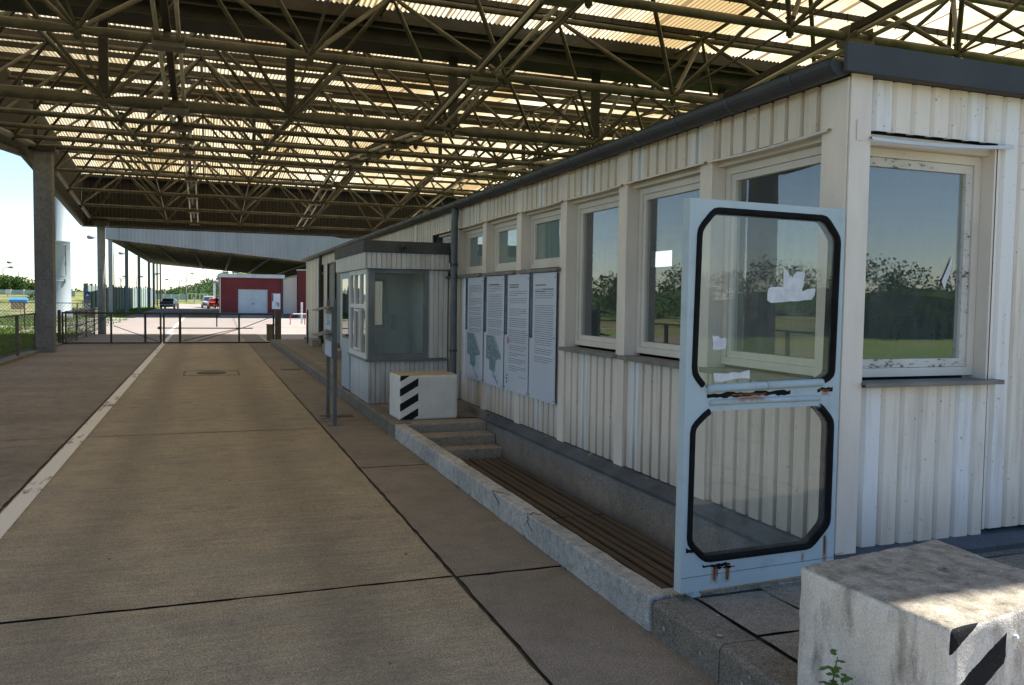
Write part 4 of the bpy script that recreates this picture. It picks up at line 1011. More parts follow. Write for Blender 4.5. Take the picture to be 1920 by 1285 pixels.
# ------------------------------------------------------------------ leaflet stand
t = thing('leaflet_stand', 'grey two post stand with leaflet trays and small sloping roofs at the kerb', 'stand', (1.57,11.15,0))
for y, h in ((10.84,1.62),(11.49,1.62)):
    b = MB(); b.box(1.532,1.578,y-.025,y+.025,0,h); b.build('post', M['galv'], t, bevel=.004)
    b = MB(); b.box(1.45,1.66,y-.06,y+.06,.0005,.009); b.build('foot_plate', M['galv'], t)
b = MB(); b.box(1.518,1.531,10.83,11.50,.86,1.53); b.build('back_panel', M['galv'], t)
for z in (1.50,1.17):
    b = MB(); b.add([(1.517,10.85,z+.03),(1.517,11.48,z+.03),(1.33,11.48,z-.02),(1.33,10.85,z-.02),(1.517,10.85,z+.022),(1.517,11.48,z+.022),(1.33,11.48,z-.028),(1.33,10.85,z-.028)],[(0,1,2,3),(7,6,5,4),(0,3,7,4),(1,5,6,2),(2,6,7,3)]); b.build('tray_roof', M['galv'], t)
b = MB(); b.box(1.510,1.517,10.90,11.44,1.225,1.43); pa = b.build('notice', M['paper'], t); b = MB(); random.seed(9)
for k in range(24): y = random.uniform(11.0,11.32); z = random.uniform(1.28,1.40); b.box(1.5085,1.5098,y,y+random.uniform(.006,.04),z,z+random.uniform(.004,.025))
b.build('writing', M['ink'], pa)
b = MB(); b.box(1.510,1.517,10.88,11.46,.88,1.08); b.build('notice', M['board'], t)
tag(MB().box(3.0,3.05,27.1,27.15,Z1-.01,1.25).build('kerb_post', M['slate'], bevel=.004), 'slim dark grey post standing beside the far end of the cream hut', 'post')

# weed at the foot of the near block
t = thing('weed', 'green thistle like weed growing against the foreground concrete block', 'weed', (2.05,2.3,.0))
random.seed(8); b = MB()
for s_ in range(3):
    bx, by = 2.06+random.uniform(-.015,.015), 2.30-.045*s_; hgt = (.40,.30,.26)[s_]; lean = random.uniform(-.03,.03)
    b.path([(bx,by,.15),(bx+lean*.5,by,.15+hgt*.35),(bx+lean,by-.01,.15+hgt*.66)], [.005,.004,.002], 5)
    for k in range(13):
        f = k/12; z = .18+f*hgt*.64; a_ = k*2.4+s_; L_ = .085*(1-.45*f)*random.uniform(.8,1.2); d = Vector((math.cos(a_),math.sin(a_),random.uniform(.1,.7))).normalized(); q = Vector((-d.y,d.x,0)).normalized()
        p = Vector((bx+lean*f,by,z)); pts = []
        for m in range(5): wv = (.0,.24,.14,.22,0)[m]*L_*1.3; pts.append(p+d*L_*m/4+q*wv-Vector((0,0,1))*.02*(m/4)**2)
        for m in range(3,0,-1): wv = (.0,.24,.14,.22,0)[m]*L_*1.3; pts.append(p+d*L_*m/4-q*wv-Vector((0,0,1))*.02*(m/4)**2)
        b.add(pts,[tuple(range(8))])
b.build('leaves', M['weed'], t)
random.seed(31)
b = MB()
for k in range(70):
    y = 2.5+random.random()**1.6*24; x = random.uniform(-3.6,2.0); q = random.uniform(.006,.018)
    pts = [(x+random.uniform(-q,q),y+random.uniform(-q,q),random.uniform(.001,q*.7)) for i in range(5)]; b.add(pts,[(0,1,2),(0,2,3),(0,3,4),(0,4,1),(1,2,3)])
stuff(b.build('grit', M['kerbstone']))
# moss and small weeds in the joints
b = MB()
for k in range(150):
    if k < 90: y = random.uniform(3.5,30); x = 2.07+random.uniform(-.02,.005); z = 0
    else: x = random.uniform(2.2,3.2); y = 3.52+random.uniform(-.02,.06); z = Z1
    for q in range(3): a_ = random.uniform(0,6.28); h = random.uniform(.008,.03); d = Vector((math.cos(a_),math.sin(a_),0))*h*.7; b.add([(x,y,z),(x+.006,y+.004,z),(x+d.x,y+d.y,z+h)],[(0,1,2)])
stuff(b.build('moss', M['weed']))

# ------------------------------------------------------------------ gate and mesh fences
def chain(mb, p0, p1, z0, z1, pitch=.085, r=.0023):
    p0, p1 = Vector(p0), Vector(p1); L_ = (p1-p0).length; u = (p1-p0)/L_; H = z1-z0
    def P3(s_, z): v = p0+u*s_; return (v.x, v.y, z)
    s_ = -H
    while s_ < L_:
        for sg in (0,1):
            a, e = max(s_,0), min(s_+H,L_)
            if e-a > .01:
                za, ze = (a-s_, e-s_) if sg == 0 else (H-(a-s_), H-(e-s_)); mb.tube(P3(a,z0+za), P3(e,z0+ze), r, 3, caps=False)
        s_ += pitch
def leaf(x0, x1, posts, lab, nm, lat, diag):
    t = thing(nm, lab, 'gate', (x0,30,0))
    b = MB(); b.box(x0,x1,29.975,30.025,1.0,1.06); b.box(x0,x1,29.975,30.025,.03,.08); b.box(x0,x0+.06,29.98,30.02,.03,1.06); b.box(x1-.06,x1,29.98,30.02,.03,1.06)
    b.build('frame', M['gatesteel'], t)
    b = MB()
    for x, w_, z1 in posts: b.box(x-w_/2,x+w_/2,29.97,30.03,.081 if z1 > .5 else .6,.999)
    b.build('upright', M['gatesteel'], t)
    b = MB()
    for d in diag: b.tube((d[0],30,d[1]),(d[2],30,d[3]),.012,5)
    b.build('diagonal', M['gatesteel'], t)
    b = MB(); chain(b,(x0+.06,30.03,0),(x1-.06,30.03,0),.08,1.0); b.build('wire_mesh', M['meshwire'], t)
    if lat: b = MB(); b.tube((lat[0],29.93,lat[2]),(lat[1],29.93,lat[2]),.018,7); b.box(lat[0]-.02,lat[0]+.1,29.9,29.97,lat[2]-.04,lat[2]+.04); b.build('latch_bar', M['gatesteel'], t)
leaf(-4.36,-1.40,((-2.92,.06,1),(-1.9,.07,1)),'left leaf of the low mesh gate closing the lane, hung near the dark column','gate_leaf',None,((-4.2,.1,-2.95,.98),(-2.85,.62,-1.5,.1),(-2.9,.98,-4.2,.5)))
leaf(-1.36,2.22,((-.83,.08,1),(-.02+.35,.04,.4),(1.05,.06,1)),'right leaf of the low mesh gate with a long latch bar, hung beside the kerb','gate_leaf',(-1.5,1.5,.55),((-.75,.12,1.0,.53),(1.1,.53,2.15,.95),(-.3,.1,1,.5)))
tag(MB().box(2.24,2.44,29.9,30.12,0,1.17).build('gate_post', M['fencepost'], bevel=.01), 'stout dark gate post on the kerb at the right end of the mesh gate', 'post', 'gate posts')
tag(MB().box(-4.46,-4.38,29.9,30.06,0,1.12).build('gate_post', M['gatesteel'], bevel=.01), 'slim dark gate post left of the mesh gate, behind the dark column', 'post', 'gate posts')
t = thing('litter_bin', 'olive box shaped litter bin behind the right end of the mesh gate', 'bin', (2.2,31.5,0))
b = MB(); b.box(2.06,2.32,31.38,31.64,.04,.60); b.build('body', M['bin'], t, bevel=.02); b = MB(); b.box(2.04,2.34,31.36,31.66,.602,.64); b.build('lid', M['bin'], t, bevel=.01)
def fence(pts, h, lab, posts, mesh=True, nm='mesh_fence', bottom=.14, pw=.05, mat='fencepost', pitch=.085, r=.0023, top=.03):
    t = thing(nm, lab, 'fence', (pts[0][0],pts[0][1],0))
    p, q = Vector((*pts[0],0)), Vector((*pts[1],0)); u = (q-p).normalized()
    for s_ in posts:
        c = p+u*s_; b = MB(); b.box(c.x-pw/2,c.x+pw/2,c.y-pw/2,c.y+pw/2,-.05,h); b.build('post', M[mat], t)
    b = MB(); b.bar(p+Vector((0,0,h)),q+Vector((0,0,h)),top*1.5,top*1.2); b.bar(p+Vector((0,0,bottom)),q+Vector((0,0,bottom)),top,top); b.build('rail', M['gatesteel'] if mat == 'fencepost' else M[mat], t)
    if mesh: b = MB(); n = Vector((-u.y,u.x,0))*.02; chain(b,p+n,q+n,bottom,h,pitch,r); b.build('wire_mesh', M['meshwire'] if mat == 'fencepost' else M[mat], t)
    return t
fence(((-4.47,11.8),(-4.47,27.9)),1.08,'waist high mesh fence along the left lane edge, in front of the dark column',[.02+2.42*k-.0 for k in range(7)]+[16.05],pw=.07)
fence(((-4.3,30.4),(-4.3,40.3)),1.06,'waist high mesh fence beyond the gate, ending at the round pale column',[.02,2.45,4.95,7.4,9.85],pw=.05)
b = MB(); b.box(-4.62,-4.34,11.5,26.0,-.02,.07); b.box(-4.62,-4.34,26.8,38,-.02,.07); structure(b.build('edge_kerb', M['kerbstone'], bevel=.01))
# ------------------------------------------------------------------ beyond the gate
def at(px, py, Y):
    """point of the place at distance Y that the photograph (1920 wide) shows at px, py"""
    d = fw + r2*((px-960)/1560) + d2*((py-642.5)/1560); k = Y/d.y
    return Vector((d.x*k, Y, 1.65+d.z*k))
fc = thing('far_canopy', 'second canopy beyond the gate with pale ribbed fascia and a row of columns', 'canopy', (-6.5,66.3,0))
zf = lambda x: 5.58-.087*(x+6.5)
b = MB(); corr_fascia(b, -5.9, 17.5, zf, lambda x: 6.42 if x < 9.2 else 6.42-.16*min(1,(x-9.2)/.9)+.05*max(0,x-10.1), 'X', 66.2, -1, .26, .03); b.build('front_fascia', M['zincfascia'], fc)
b = MB(); b.add([(-6.75,66.15,zf(-6.75)),(-5.9,66.15,zf(-5.9)),(-5.9,66.15,6.4),(-6.75,66.15,6.4)],[(0,1,2,3)]); b.add([(-6.75,66.15,zf(-6.75)),(-6.75,66.15,6.4),(-5.75,111,6.3),(-5.75,111,5.36)],[(0,1,2,3)]); b.build('corner_fascia', M['zincfascia'], fc)
b = MB(); b.add([(-6.72,66.25,zf(-6.72)+.02),(17.5,66.25,zf(17.5)+.02),(17.5,111,zf(17.5)+.1),(-5.7,111,5.40)],[(0,1,2,3)]); b.build('soffit', M['soffit'], fc)
b = MB()
for x in (-5.6,-3.4,-.9,1.8,4.6,7.6,11): b.bar((x,66.4,zf(x)-.05),(x+.7*(1-(x+6)/20),110.8,zf(x)-.05),.22,.2)
b.build('beam', M['steeldark'], fc)
b = MB()
for k in range(27): y = 67+1.65*k; b.bar((-6.5,y,zf(-6.5)-.02),(17,y,zf(17)-.02),.10,.1)
b.build('joist', M['steel'], fc)
b = MB(); b.add([(-6.75,66.15,6.42),(17.5,66.15,6.42),(17.5,111,6.45),(-5.75,111,6.3)],[(0,1,2,3)]); b.build('roof', M['zinc'], fc)
for y in (66.45,78,90.1,103.1,110.7):
    b = MB(); x = -6.48+.5*(y-66)/50; b.box(x-.13,x+.13,y-.13,y+.13,-.05,5.55); b.build('column', M['colpale'], fc)
for x in (9.6,17):
    for y in (66.6,110.6): b = MB(); b.box(x-.13,x+.13,y-.13,y+.13,-.05,zf(x)); b.build('column', M['colpale'], fc)
t = thing('goal_frame', 'tall thin steel frame of two posts and a crossbar behind the far canopy columns', 'frame', at(298,575,126))
b = MB(); p, q = at(295,576,126), at(301,576,126)
for v in (p,q): b.box(v.x-.1,v.x+.1,125.9,126.1,0,6.2)
b.build('post', M['steel'], t); b = MB(); b.bar((p.x,126,4.6),(q.x,126,4.6),.1,.1); b.build('crossbar', M['steel'], t)

# red house
rh = thing('red_house', 'dark red flat roofed house with pale grey double doors facing the forecourt', 'house', (1,67,0))
b = MB(); b.plate([(1.0,.36),(5.62,.36),(5.62,3.05),(1.0,3.05)],'Y',67,67.2,holes=[[(2.28,.361+.002),(4.46,.361+.002),(4.46,2.17),(2.28,2.17)]]); b.box(1.0,1.2,67.2,74,.36,3.05); b.box(5.42,5.62,67.2,74,.36,3.05); b.build('wall', M['red'], rh)
b = MB(); b.box(.985,5.635,66.97,67.18,-.02,.358); b.box(.985,1.2,67.2,74,-.02,.358); b.build('base', M['basegrey'], rh)
b = MB(); b.box(.86,5.72,66.8,74,3.052,3.34); b.build('roof', M['zinc'], rh, bevel=.02)
for x0,x1 in ((2.29,3.365),(3.375,4.45)):
    b = MB(); b.box(x0,x1,67.08,67.14,.10,2.16); d = b.build('door', M['greydoor'], rh)
    b = MB(); b.box(3.30 if x0 < 3 else 3.41, 3.33 if x0 < 3 else 3.44, 67.04,67.08,1.0,1.14); b.build('handle', M['slate'], d)
b = MB(); b.box(.96,1.0,66.98,67.2,.36,3.05); b.build('corner_strip', M['whitewall'], rh)
b = MB(); b.tube((5.52,66.92,.1),(5.52,66.92,3.05),.05,8); b.build('downpipe', M['slate'], rh)
t = thing('poster_board', 'white poster with blue strip and green map on the red house wall', 'poster', (4.77,66.96,.68))
b = MB(); b.box(4.77,5.40,66.95,66.99,.68,1.88); b.build('panel', M['board'], t); b = MB(); b.box(4.785,4.87,66.945,66.9495,1.27,1.86); b.build('blue_band', M['boardblue'], t)
b = MB(); random.seed(2)
for k in range(14): x = random.uniform(4.9,5.2); z = random.uniform(.9,1.2); b.box(x,x+random.uniform(.03,.12),66.945,66.9495,z,z+random.uniform(.02,.05))
b.box(5.16,5.32,66.944,66.9488,.86,1.16); b.build('map', M['mapteal'], t)
wh = thing('white_house', 'white gable walled house with a red wall section, right of the red house', 'house', (6.1,68.2,0))
b = MB(); b.plate([(5.66,.30),(6.77,.30),(6.77,3.26),(5.66,2.96)],'Y',68.2,68.4); b.build('wall', M['whitewall'], wh)
b = MB(); b.box(6.78,8.9,67.3,68.4,.30,3.72); b.build('red_wall', M['red'], wh)
b = MB(); b.box(6.72,9.0,67.2,68.5,3.722,3.81); b.add([(5.64,68.1,2.97),(6.77,68.1,3.27),(6.77,72,3.27),(5.64,72,2.97),(5.64,68.1,3.10),(6.77,68.1,3.40),(6.77,72,3.40),(5.64,72,3.10)],[(0,3,2,1),(4,5,6,7),(0,1,5,4),(1,2,6,5),(2,3,7,6),(3,0,4,7)]); b.build('roof', M['zinc'], wh)
b = MB(); b.box(5.66,6.77,68.17,68.3,-.02,.298); b.box(6.775,8.91,67.27,68.4,-.02,.298); b.build('base', M['basegrey'], wh)
b = MB(); b.box(5.66,5.7,68.41,72,0,2.9); b.build('side_wall', M['red'], wh)
t = thing('hoop_barrier', 'low red and white hoop barrier in front of the white house', 'barrier', (4.63,50.8,0))
b = MB(); b.path([(4.66,50.8,0),(4.66,50.8,.45),(4.70,50.8,.58),(4.82,50.8,.64)],.025,8); b.build('post', M['redwhite'], t); b = MB(); b.tube((4.82,50.8,.64),(6.6,50.8,.64),.025,8); b.tube((4.66,50.8,.30),(6.6,50.8,.30),.02,8); b.build('rail', M['barrierwhite'], t)
b = MB()
for x in (5.5,6.6): b.tube((x,50.8,0),(x,50.8,.62),.025,8)
for x in (5.6,6.2): b.tube((x,50.8,.64),(x+.25,50.8,.64),.027,8)
b.build('red_mark', M['redwhite'], t)
t = thing('marker_post', 'white marker post with red dots standing at the hoop barrier', 'post', (5.55,53,0))
b = MB(); b.box(5.5,5.62,52.95,53.05,0,1.32); b.build('post', M['barrierwhite'], t); b = MB()
for k in range(5): b.tube((5.56,52.945,.35+.2*k),(5.56,52.9495,.35+.2*k),.025,8)
b.build('dot', M['redwhite'], t)
# floodlight mast
t = thing('floodlight_mast', 'thick pale steel mast with a hatch, rising behind the dark column', 'mast', (-8.86,60,0))
b = MB(); b.lathe((-8.86,60,0), [(.80,-.1),(.80,.35),(.72,.42),(.70,4.9),(.715,4.91),(.715,4.98),(.69,5.0),(.66,9.0),(.60,20),(.45,34)], 40); b.build('shaft', M['mast'], t, smooth=True)
def onmast(a, z, r=.715): return Vector((-8.86+r*math.cos(a), 60+r*math.sin(a), z))
b = MB()
for a0,z0,a1,z1 in ((-2.15,2.75,-2.15,4.75),(-.78,2.75,-.78,4.75)): b.tube(onmast(a0,z0),onmast(a1,z1),.016,6)
for z in (2.75,4.75): b.path([onmast(-2.15+(1.37)*k/8,z) for k in range(9)],.016,6)
b.build('hatch', M['galv'], t); b = MB(); b.path([onmast(-2.0+1.1*k/8,2.45,.76) for k in range(9)],.03,6)
for a in (-2.0,-.9): b.tube(onmast(a,2.3,.78),onmast(a,2.58,.78),.05,8)
for z in (3.6,4.2): b.tube(onmast(-.76,z-.1,.74),onmast(-.76,z+.1,.74),.03,6)
b.build('bracket', M['mast'], t)
b = MB(); b.box(-10.4,-7.3,58.4,61.6,34,34.5)
b.build('light_crown', M['galv'], t)
# gravel round the round column and the mast foot
b = MB(); n = 26; vs = []; random.seed(6)
for j in range(n+1):
    for i in range(13): x = -7.6+2.85*i/12; y = 38.6+24*j/n; vs.append((x,y,.0+.10*max(0,noise.noise((x*1.3,y*.9,0)))+random.uniform(0,.02) if 0 < i < 12 and 0 < j < n else -.025))
b.add(vs, [(j*13+i,j*13+i+1,(j+1)*13+i+1,(j+1)*13+i) for j in range(n) for i in range(12)]); structure(b.build('gravel', M['gravel']))
random.seed(13)
b = MB()
for k in range(900):
    x = random.uniform(-7.8,-4.8); y = random.uniform(38.3,60); s_ = random.uniform(.02,.07); z = .03
    pts = [(x+random.uniform(-s_,s_),y+random.uniform(-s_,s_),z+random.uniform(0,s_)) for q in range(4)]; b.add(pts,[(0,1,2),(0,2,3),(0,3,1),(1,3,2)])
stuff(b.build('gravel_stones', M['gravel']))
b = MB(); b.quad((-16,43.6,-.008),(-4.9,43.6,-.008),(-4.9,47.8,-.008),(-16,47.8,-.008)); structure(b.build('path', M['plaza']))
# fences
fence(((-14.5,44.2),(-4.95,42.0)),1.22,'pale wire fence crossing the grass left of the dark column',[.3+1.12*k for k in range(9)],True,'wire_fence',.2,.06,'sill',.16,.006,.03)
fence(((-16,64),(-7.7,66)),1.15,'second pale wire fence farther back, behind the floodlight mast',[.4+1.9*k for k in range(5)],True,'wire_fence',.15,.05,'sill',.2,.006,.03)
gf = thing('ribbed_fence', 'tall grey green ribbed screen fence behind the far canopy columns', 'fence', (-10.1,84,0))
p, q = Vector((-10.15,84.5,0)), Vector((-6.9,131,0)); u = (q-p).normalized(); L_ = (q-p).length; nn = Vector((-u.y,u.x,0))
s_ = 0; k = 0
while s_ < L_-1.7:
    b = MB(); vs = []
    for i in range(9):
        v = p+u*(s_+.06+1.7*i/8)+nn*(.05 if i % 2 else 0); vs += [(v.x,v.y,-.05),(v.x,v.y,2.42)]
    b.add(vs,[(2*i,2*i+2,2*i+3,2*i+1) for i in range(8)]); b.build('panel', M['greenfence'], gf); c = p+u*s_
    b = MB(); b.box(c.x-.05,c.x+.05,c.y-.05,c.y+.05,0,2.62); b.build('post', M['steeldark'] if k else M['colpale'], gf); s_ += 1.82; k += 1
b = MB(); b.box(p.x-.32,p.x+.05,p.y-.1,p.y+.05,0,2.6); b.build('end_post', M['colpale'], gf)
def pale_wall(pts, z0f, h, lab, n):
    t = thing('screen_wall', lab, 'wall', (pts[0][0],pts[0][1],0), 'pale screen walls')
    p, q = Vector((*pts[0],0)), Vector((*pts[1],0)); u = (q-p)/n
    for i in range(n):
        a, c = p+u*i, p+u*(i+1); za, zc = z0f(a.x,a.y)-.1, z0f(c.x,c.y)-.1
        b = MB(); b.add([(a.x,a.y,za),(c.x,c.y,zc),(c.x,c.y,zc+h),(a.x,a.y,za+h),(a.x,a.y+.08,za),(c.x,c.y+.08,zc),(c.x,c.y+.08,zc+h),(a.x,a.y+.08,za+h)],[(0,1,2,3),(7,6,5,4),(3,2,6,7),(1,5,6,2),(0,3,7,4)]); b.build('panel', M['palewall'], t)
        b = MB(); b.box(a.x-.06,a.x+.06,a.y-.06,a.y+.05,za,za+h+.06); b.build('post', M['barrierwhite'], t)
bank = lambda x,y: 1.42
pale_wall(((-33,103),(-13.2,100)), bank, .64, 'long pale wall along the top of the grass bank at the left edge',16)
pale_wall(((-17,172),(-3.6,172)), lambda x,y: .55, 1.35, 'pale ribbed wall behind the far parked dark car',10)
t = thing('open_frame', 'row of open white frames continuing the pale ribbed wall', 'frame', (-3.4,172,.5))
b = MB()
for k in range(6): b.box(-3.4+.72*k,-3.28+.72*k,171.9,172,.45,1.88)
b.build('post', M['barrierwhite'], t); b = MB(); b.box(-3.4,.32,171.9,172,1.881,1.98); b.build('rail', M['barrierwhite'], t)
b = MB()
for i in range(9):      # grass bank on the left
    for j in range(5): pass
vs = []; xs_ = [-60,-45,-36,-30,-25,-20,-16,-13,-11]; yys = [64,72,80,88,95,100,110,130]
for y in yys:
    for x in xs_:
        f = min(1,max(0,(y-66)/32)); g = min(1,max(0,(-10.8-x)/3)); vs.append((x+random.uniform(-.3,.3),y,-.06+1.5*f*f*(3-2*f)*g))
n = len(xs_); b.add(vs,[(j*n+i,j*n+i+1,(j+1)*n+i+1,(j+1)*n+i) for j in range(len(yys)-1) for i in range(n-1)]); structure(b.build('grass_bank', M['drygrass'], smooth=True))
far_grass = MB(); vs = []
for j,y in enumerate((140,150,162,175)):
    for x in (-12,-6,0,6,14): vs.append((x,y,.26+.2*j+random.uniform(-.05,.05)))
far_grass.add(vs,[(j*5+i,j*5+i+1,(j+1)*5+i+1,(j+1)*5+i) for j in range(3) for i in range(4)]); structure(far_grass.build('grass_rise', M['drygrass'], smooth=True))
fence(((-4.6,147.5),(4.5,148.5)),1.5,'thin wire fence across the end of the far sunny yard',[.2+1.3*k for k in range(7)],False,'wire_fence',.6,.06,'sill',.2,.006,.02)
tag(MB().box(-2.02,-1.84,146.5,146.65,.2,1.3).build('white_post', M['barrierwhite']), 'single short white post in the grass at the far end of the yard', 'post')
# blue roofed benches, signs
for n,(x,lab) in enumerate(((-13.9,'left one of two small wooden shelters with a bright blue roof on the grass'),(-12.15,'right one of two blue roofed wooden shelters, half hidden by the dark column'))):
    t = thing('blue_shelter', lab, 'shelter', (x,75,.4), 'blue roofed shelters')
    b = MB(); b.box(x-.5,x+.5,74.9,75.5,.35,.93); b.build('box', M['plank'], t)
    b = MB(); pr = [(-.32,0),(-.3,.12),(-.18,.26),(0,.31),(.18,.26),(.3,.12),(.32,0)]; b.extr(pr,(x-.62,75.2,.93),(x+.62,75.2,.93),(0,1,0),(0,0,1),caps=True); b.build('roof', M['blueroof'], t)
def sign(nm, lab, px, py, Y, w_, h_, mat, zg):
    c = at(px,py,Y); t = thing(nm, lab, 'sign', (c.x,Y,zg))
    b = MB(); b.box(c.x-w_/2,c.x+w_/2,Y-.02,Y,c.z-h_/2,c.z+h_/2); b.build('panel', M[mat], t); b = MB(); b.tube((c.x,Y+.03,zg-.1),(c.x,Y+.03,c.z+h_/2),.04,6); b.build('post', M['lamppole'], t)
    return c
sign('white_sign','square white sign on a thin post in front of the grass bank',14.5,547,92,.42,.42,'barrierwhite',1.1)
c = sign('blue_sign','small blue road sign at the near end of the ribbed fence',164,552,83,.36,.52,'bluesign',0)
b = MB(); b.plate([(c.x-.13,c.z-.17),(c.x+.13,c.z-.17),(c.x,c.z+.06)],'Y',82.972,82.978); b.build('mark', M['barrierwhite'], bpy.data.objects['blue_sign'])
# street lamps
def lamp(pxp, pyt, pxh, pyh, Y, zg, lab, r=.09):
    top, hd = at(pxp,pyt,Y), at(pxh,pyh,Y); t = thing('street_lamp', lab, 'street lamp', (top.x,Y,zg), 'street lamps')
    b = MB(); b.path([(top.x,Y,zg-.2),(top.x,Y,zg+(top.z-zg)*.45),(top.x,Y,top.z)],[r,r*.9,r*.55],8); b.build('pole', M['lamppole'], t, smooth=True)
    if abs(hd.x-top.x) > .05:
        m = top.lerp(hd,.25)+Vector((0,0,(hd.z-top.z)*.35)); b = MB(); b.path([top,m,hd],r*.5,6); b.build('arm', M['lamppole'], t)
    s_ = 1 if hd.x > top.x else -1; b = MB(); e = hd+Vector((s_*.55,0,.02)); b.path([hd-Vector((s_*.1,0,0)),hd+Vector((s_*.15,0,0)),e-Vector((s_*.1,0,0)),e],[.05,.15,.17,.06],8); b.build('lamp_head', M['lamphead'], t, smooth=True)
lamp(5.5,504,16,501.5,120,1.4,'leftmost street lamp at the left edge, arm pointing right towards its taller twin')
lamp(34,497,22,492.5,120,1.4,'street lamp at the left edge whose arm points left, right of its twin')
lamp(213,452,176,445.5,80,0,'street lamp arm reaching left past the round pale column',.05)
lamp(262,480,232,475.5,103,0,'street lamp reaching left between the second and third far canopy columns',.05)
lamp(256,520,263,519,150,.3,'street lamp head between the third and fourth far canopy columns',.08)
lamp(225.5,519,229,518,170,.4,'thin street lamp between the first two far canopy columns',.09)
lamp(160,538,168,534,150,1.2,'distant lamp head over the bank left of the round pale column',.07)
lamp(290,515,290.3,514,135,.3,'bare lamp pole near the end of the far canopy columns',.09)
lamp(309.5,526,310.5,524.5,165,.5,'short armed street lamp above the far dark car',.10)
lamp(349,516,358,513.5,160,.4,'curved arm street lamp in front of the wooded hill',.11)
lamp(410.5,530,409,528,140,.4,'street lamp beside the left corner of the red house',.07)
for px_, py_, s_, lab in ((336.5,528,1,'tiny white wind turbine over the trees near the wooded hill'),(228,524,.9,'tiny white wind turbine between the first far canopy columns')):
    c = at(px_,py_,620); t = thing('wind_turbine', lab, 'wind turbine', (c.x,620,0), 'wind turbines')
    b = MB(); b.tube((c.x,620,0),(c.x,620,c.z),.7,8,.4); b.build('tower', M['barrierwhite'], t, smooth=True)
    for k in range(3):
        a_ = .5+k*2.094; d = Vector((math.cos(a_),0,math.sin(a_))); b = MB(); b.path([c-Vector((0,.6,0)),c-Vector((0,.6,0))+d*1.5,c-Vector((0,.6,0))+d*5.5*s_],[.25,.45,.1],5); b.build('blade', M['barrierwhite'], t)
t = thing('gantry', 'grey steel gantry platform on a white post left of the red house', 'gantry', at(405,575,125))
p = at(402,560,125); b = MB(); b.box(p.x-.16,p.x+.16,124.9,125.1,0,3.4); b.build('post', M['barrierwhite'], t); b = MB(); b.box(p.x-.3,p.x+2.2,124.6,125.4,3.4,3.6); b.box(p.x+.6,p.x+2.2,124.6,125.4,3.9,4.0)
for k in range(5): b.box(p.x+.6+.38*k,p.x+.66+.38*k,124.6,124.66,3.6,4.6)
b.build('platform', M['greenfence'], t)

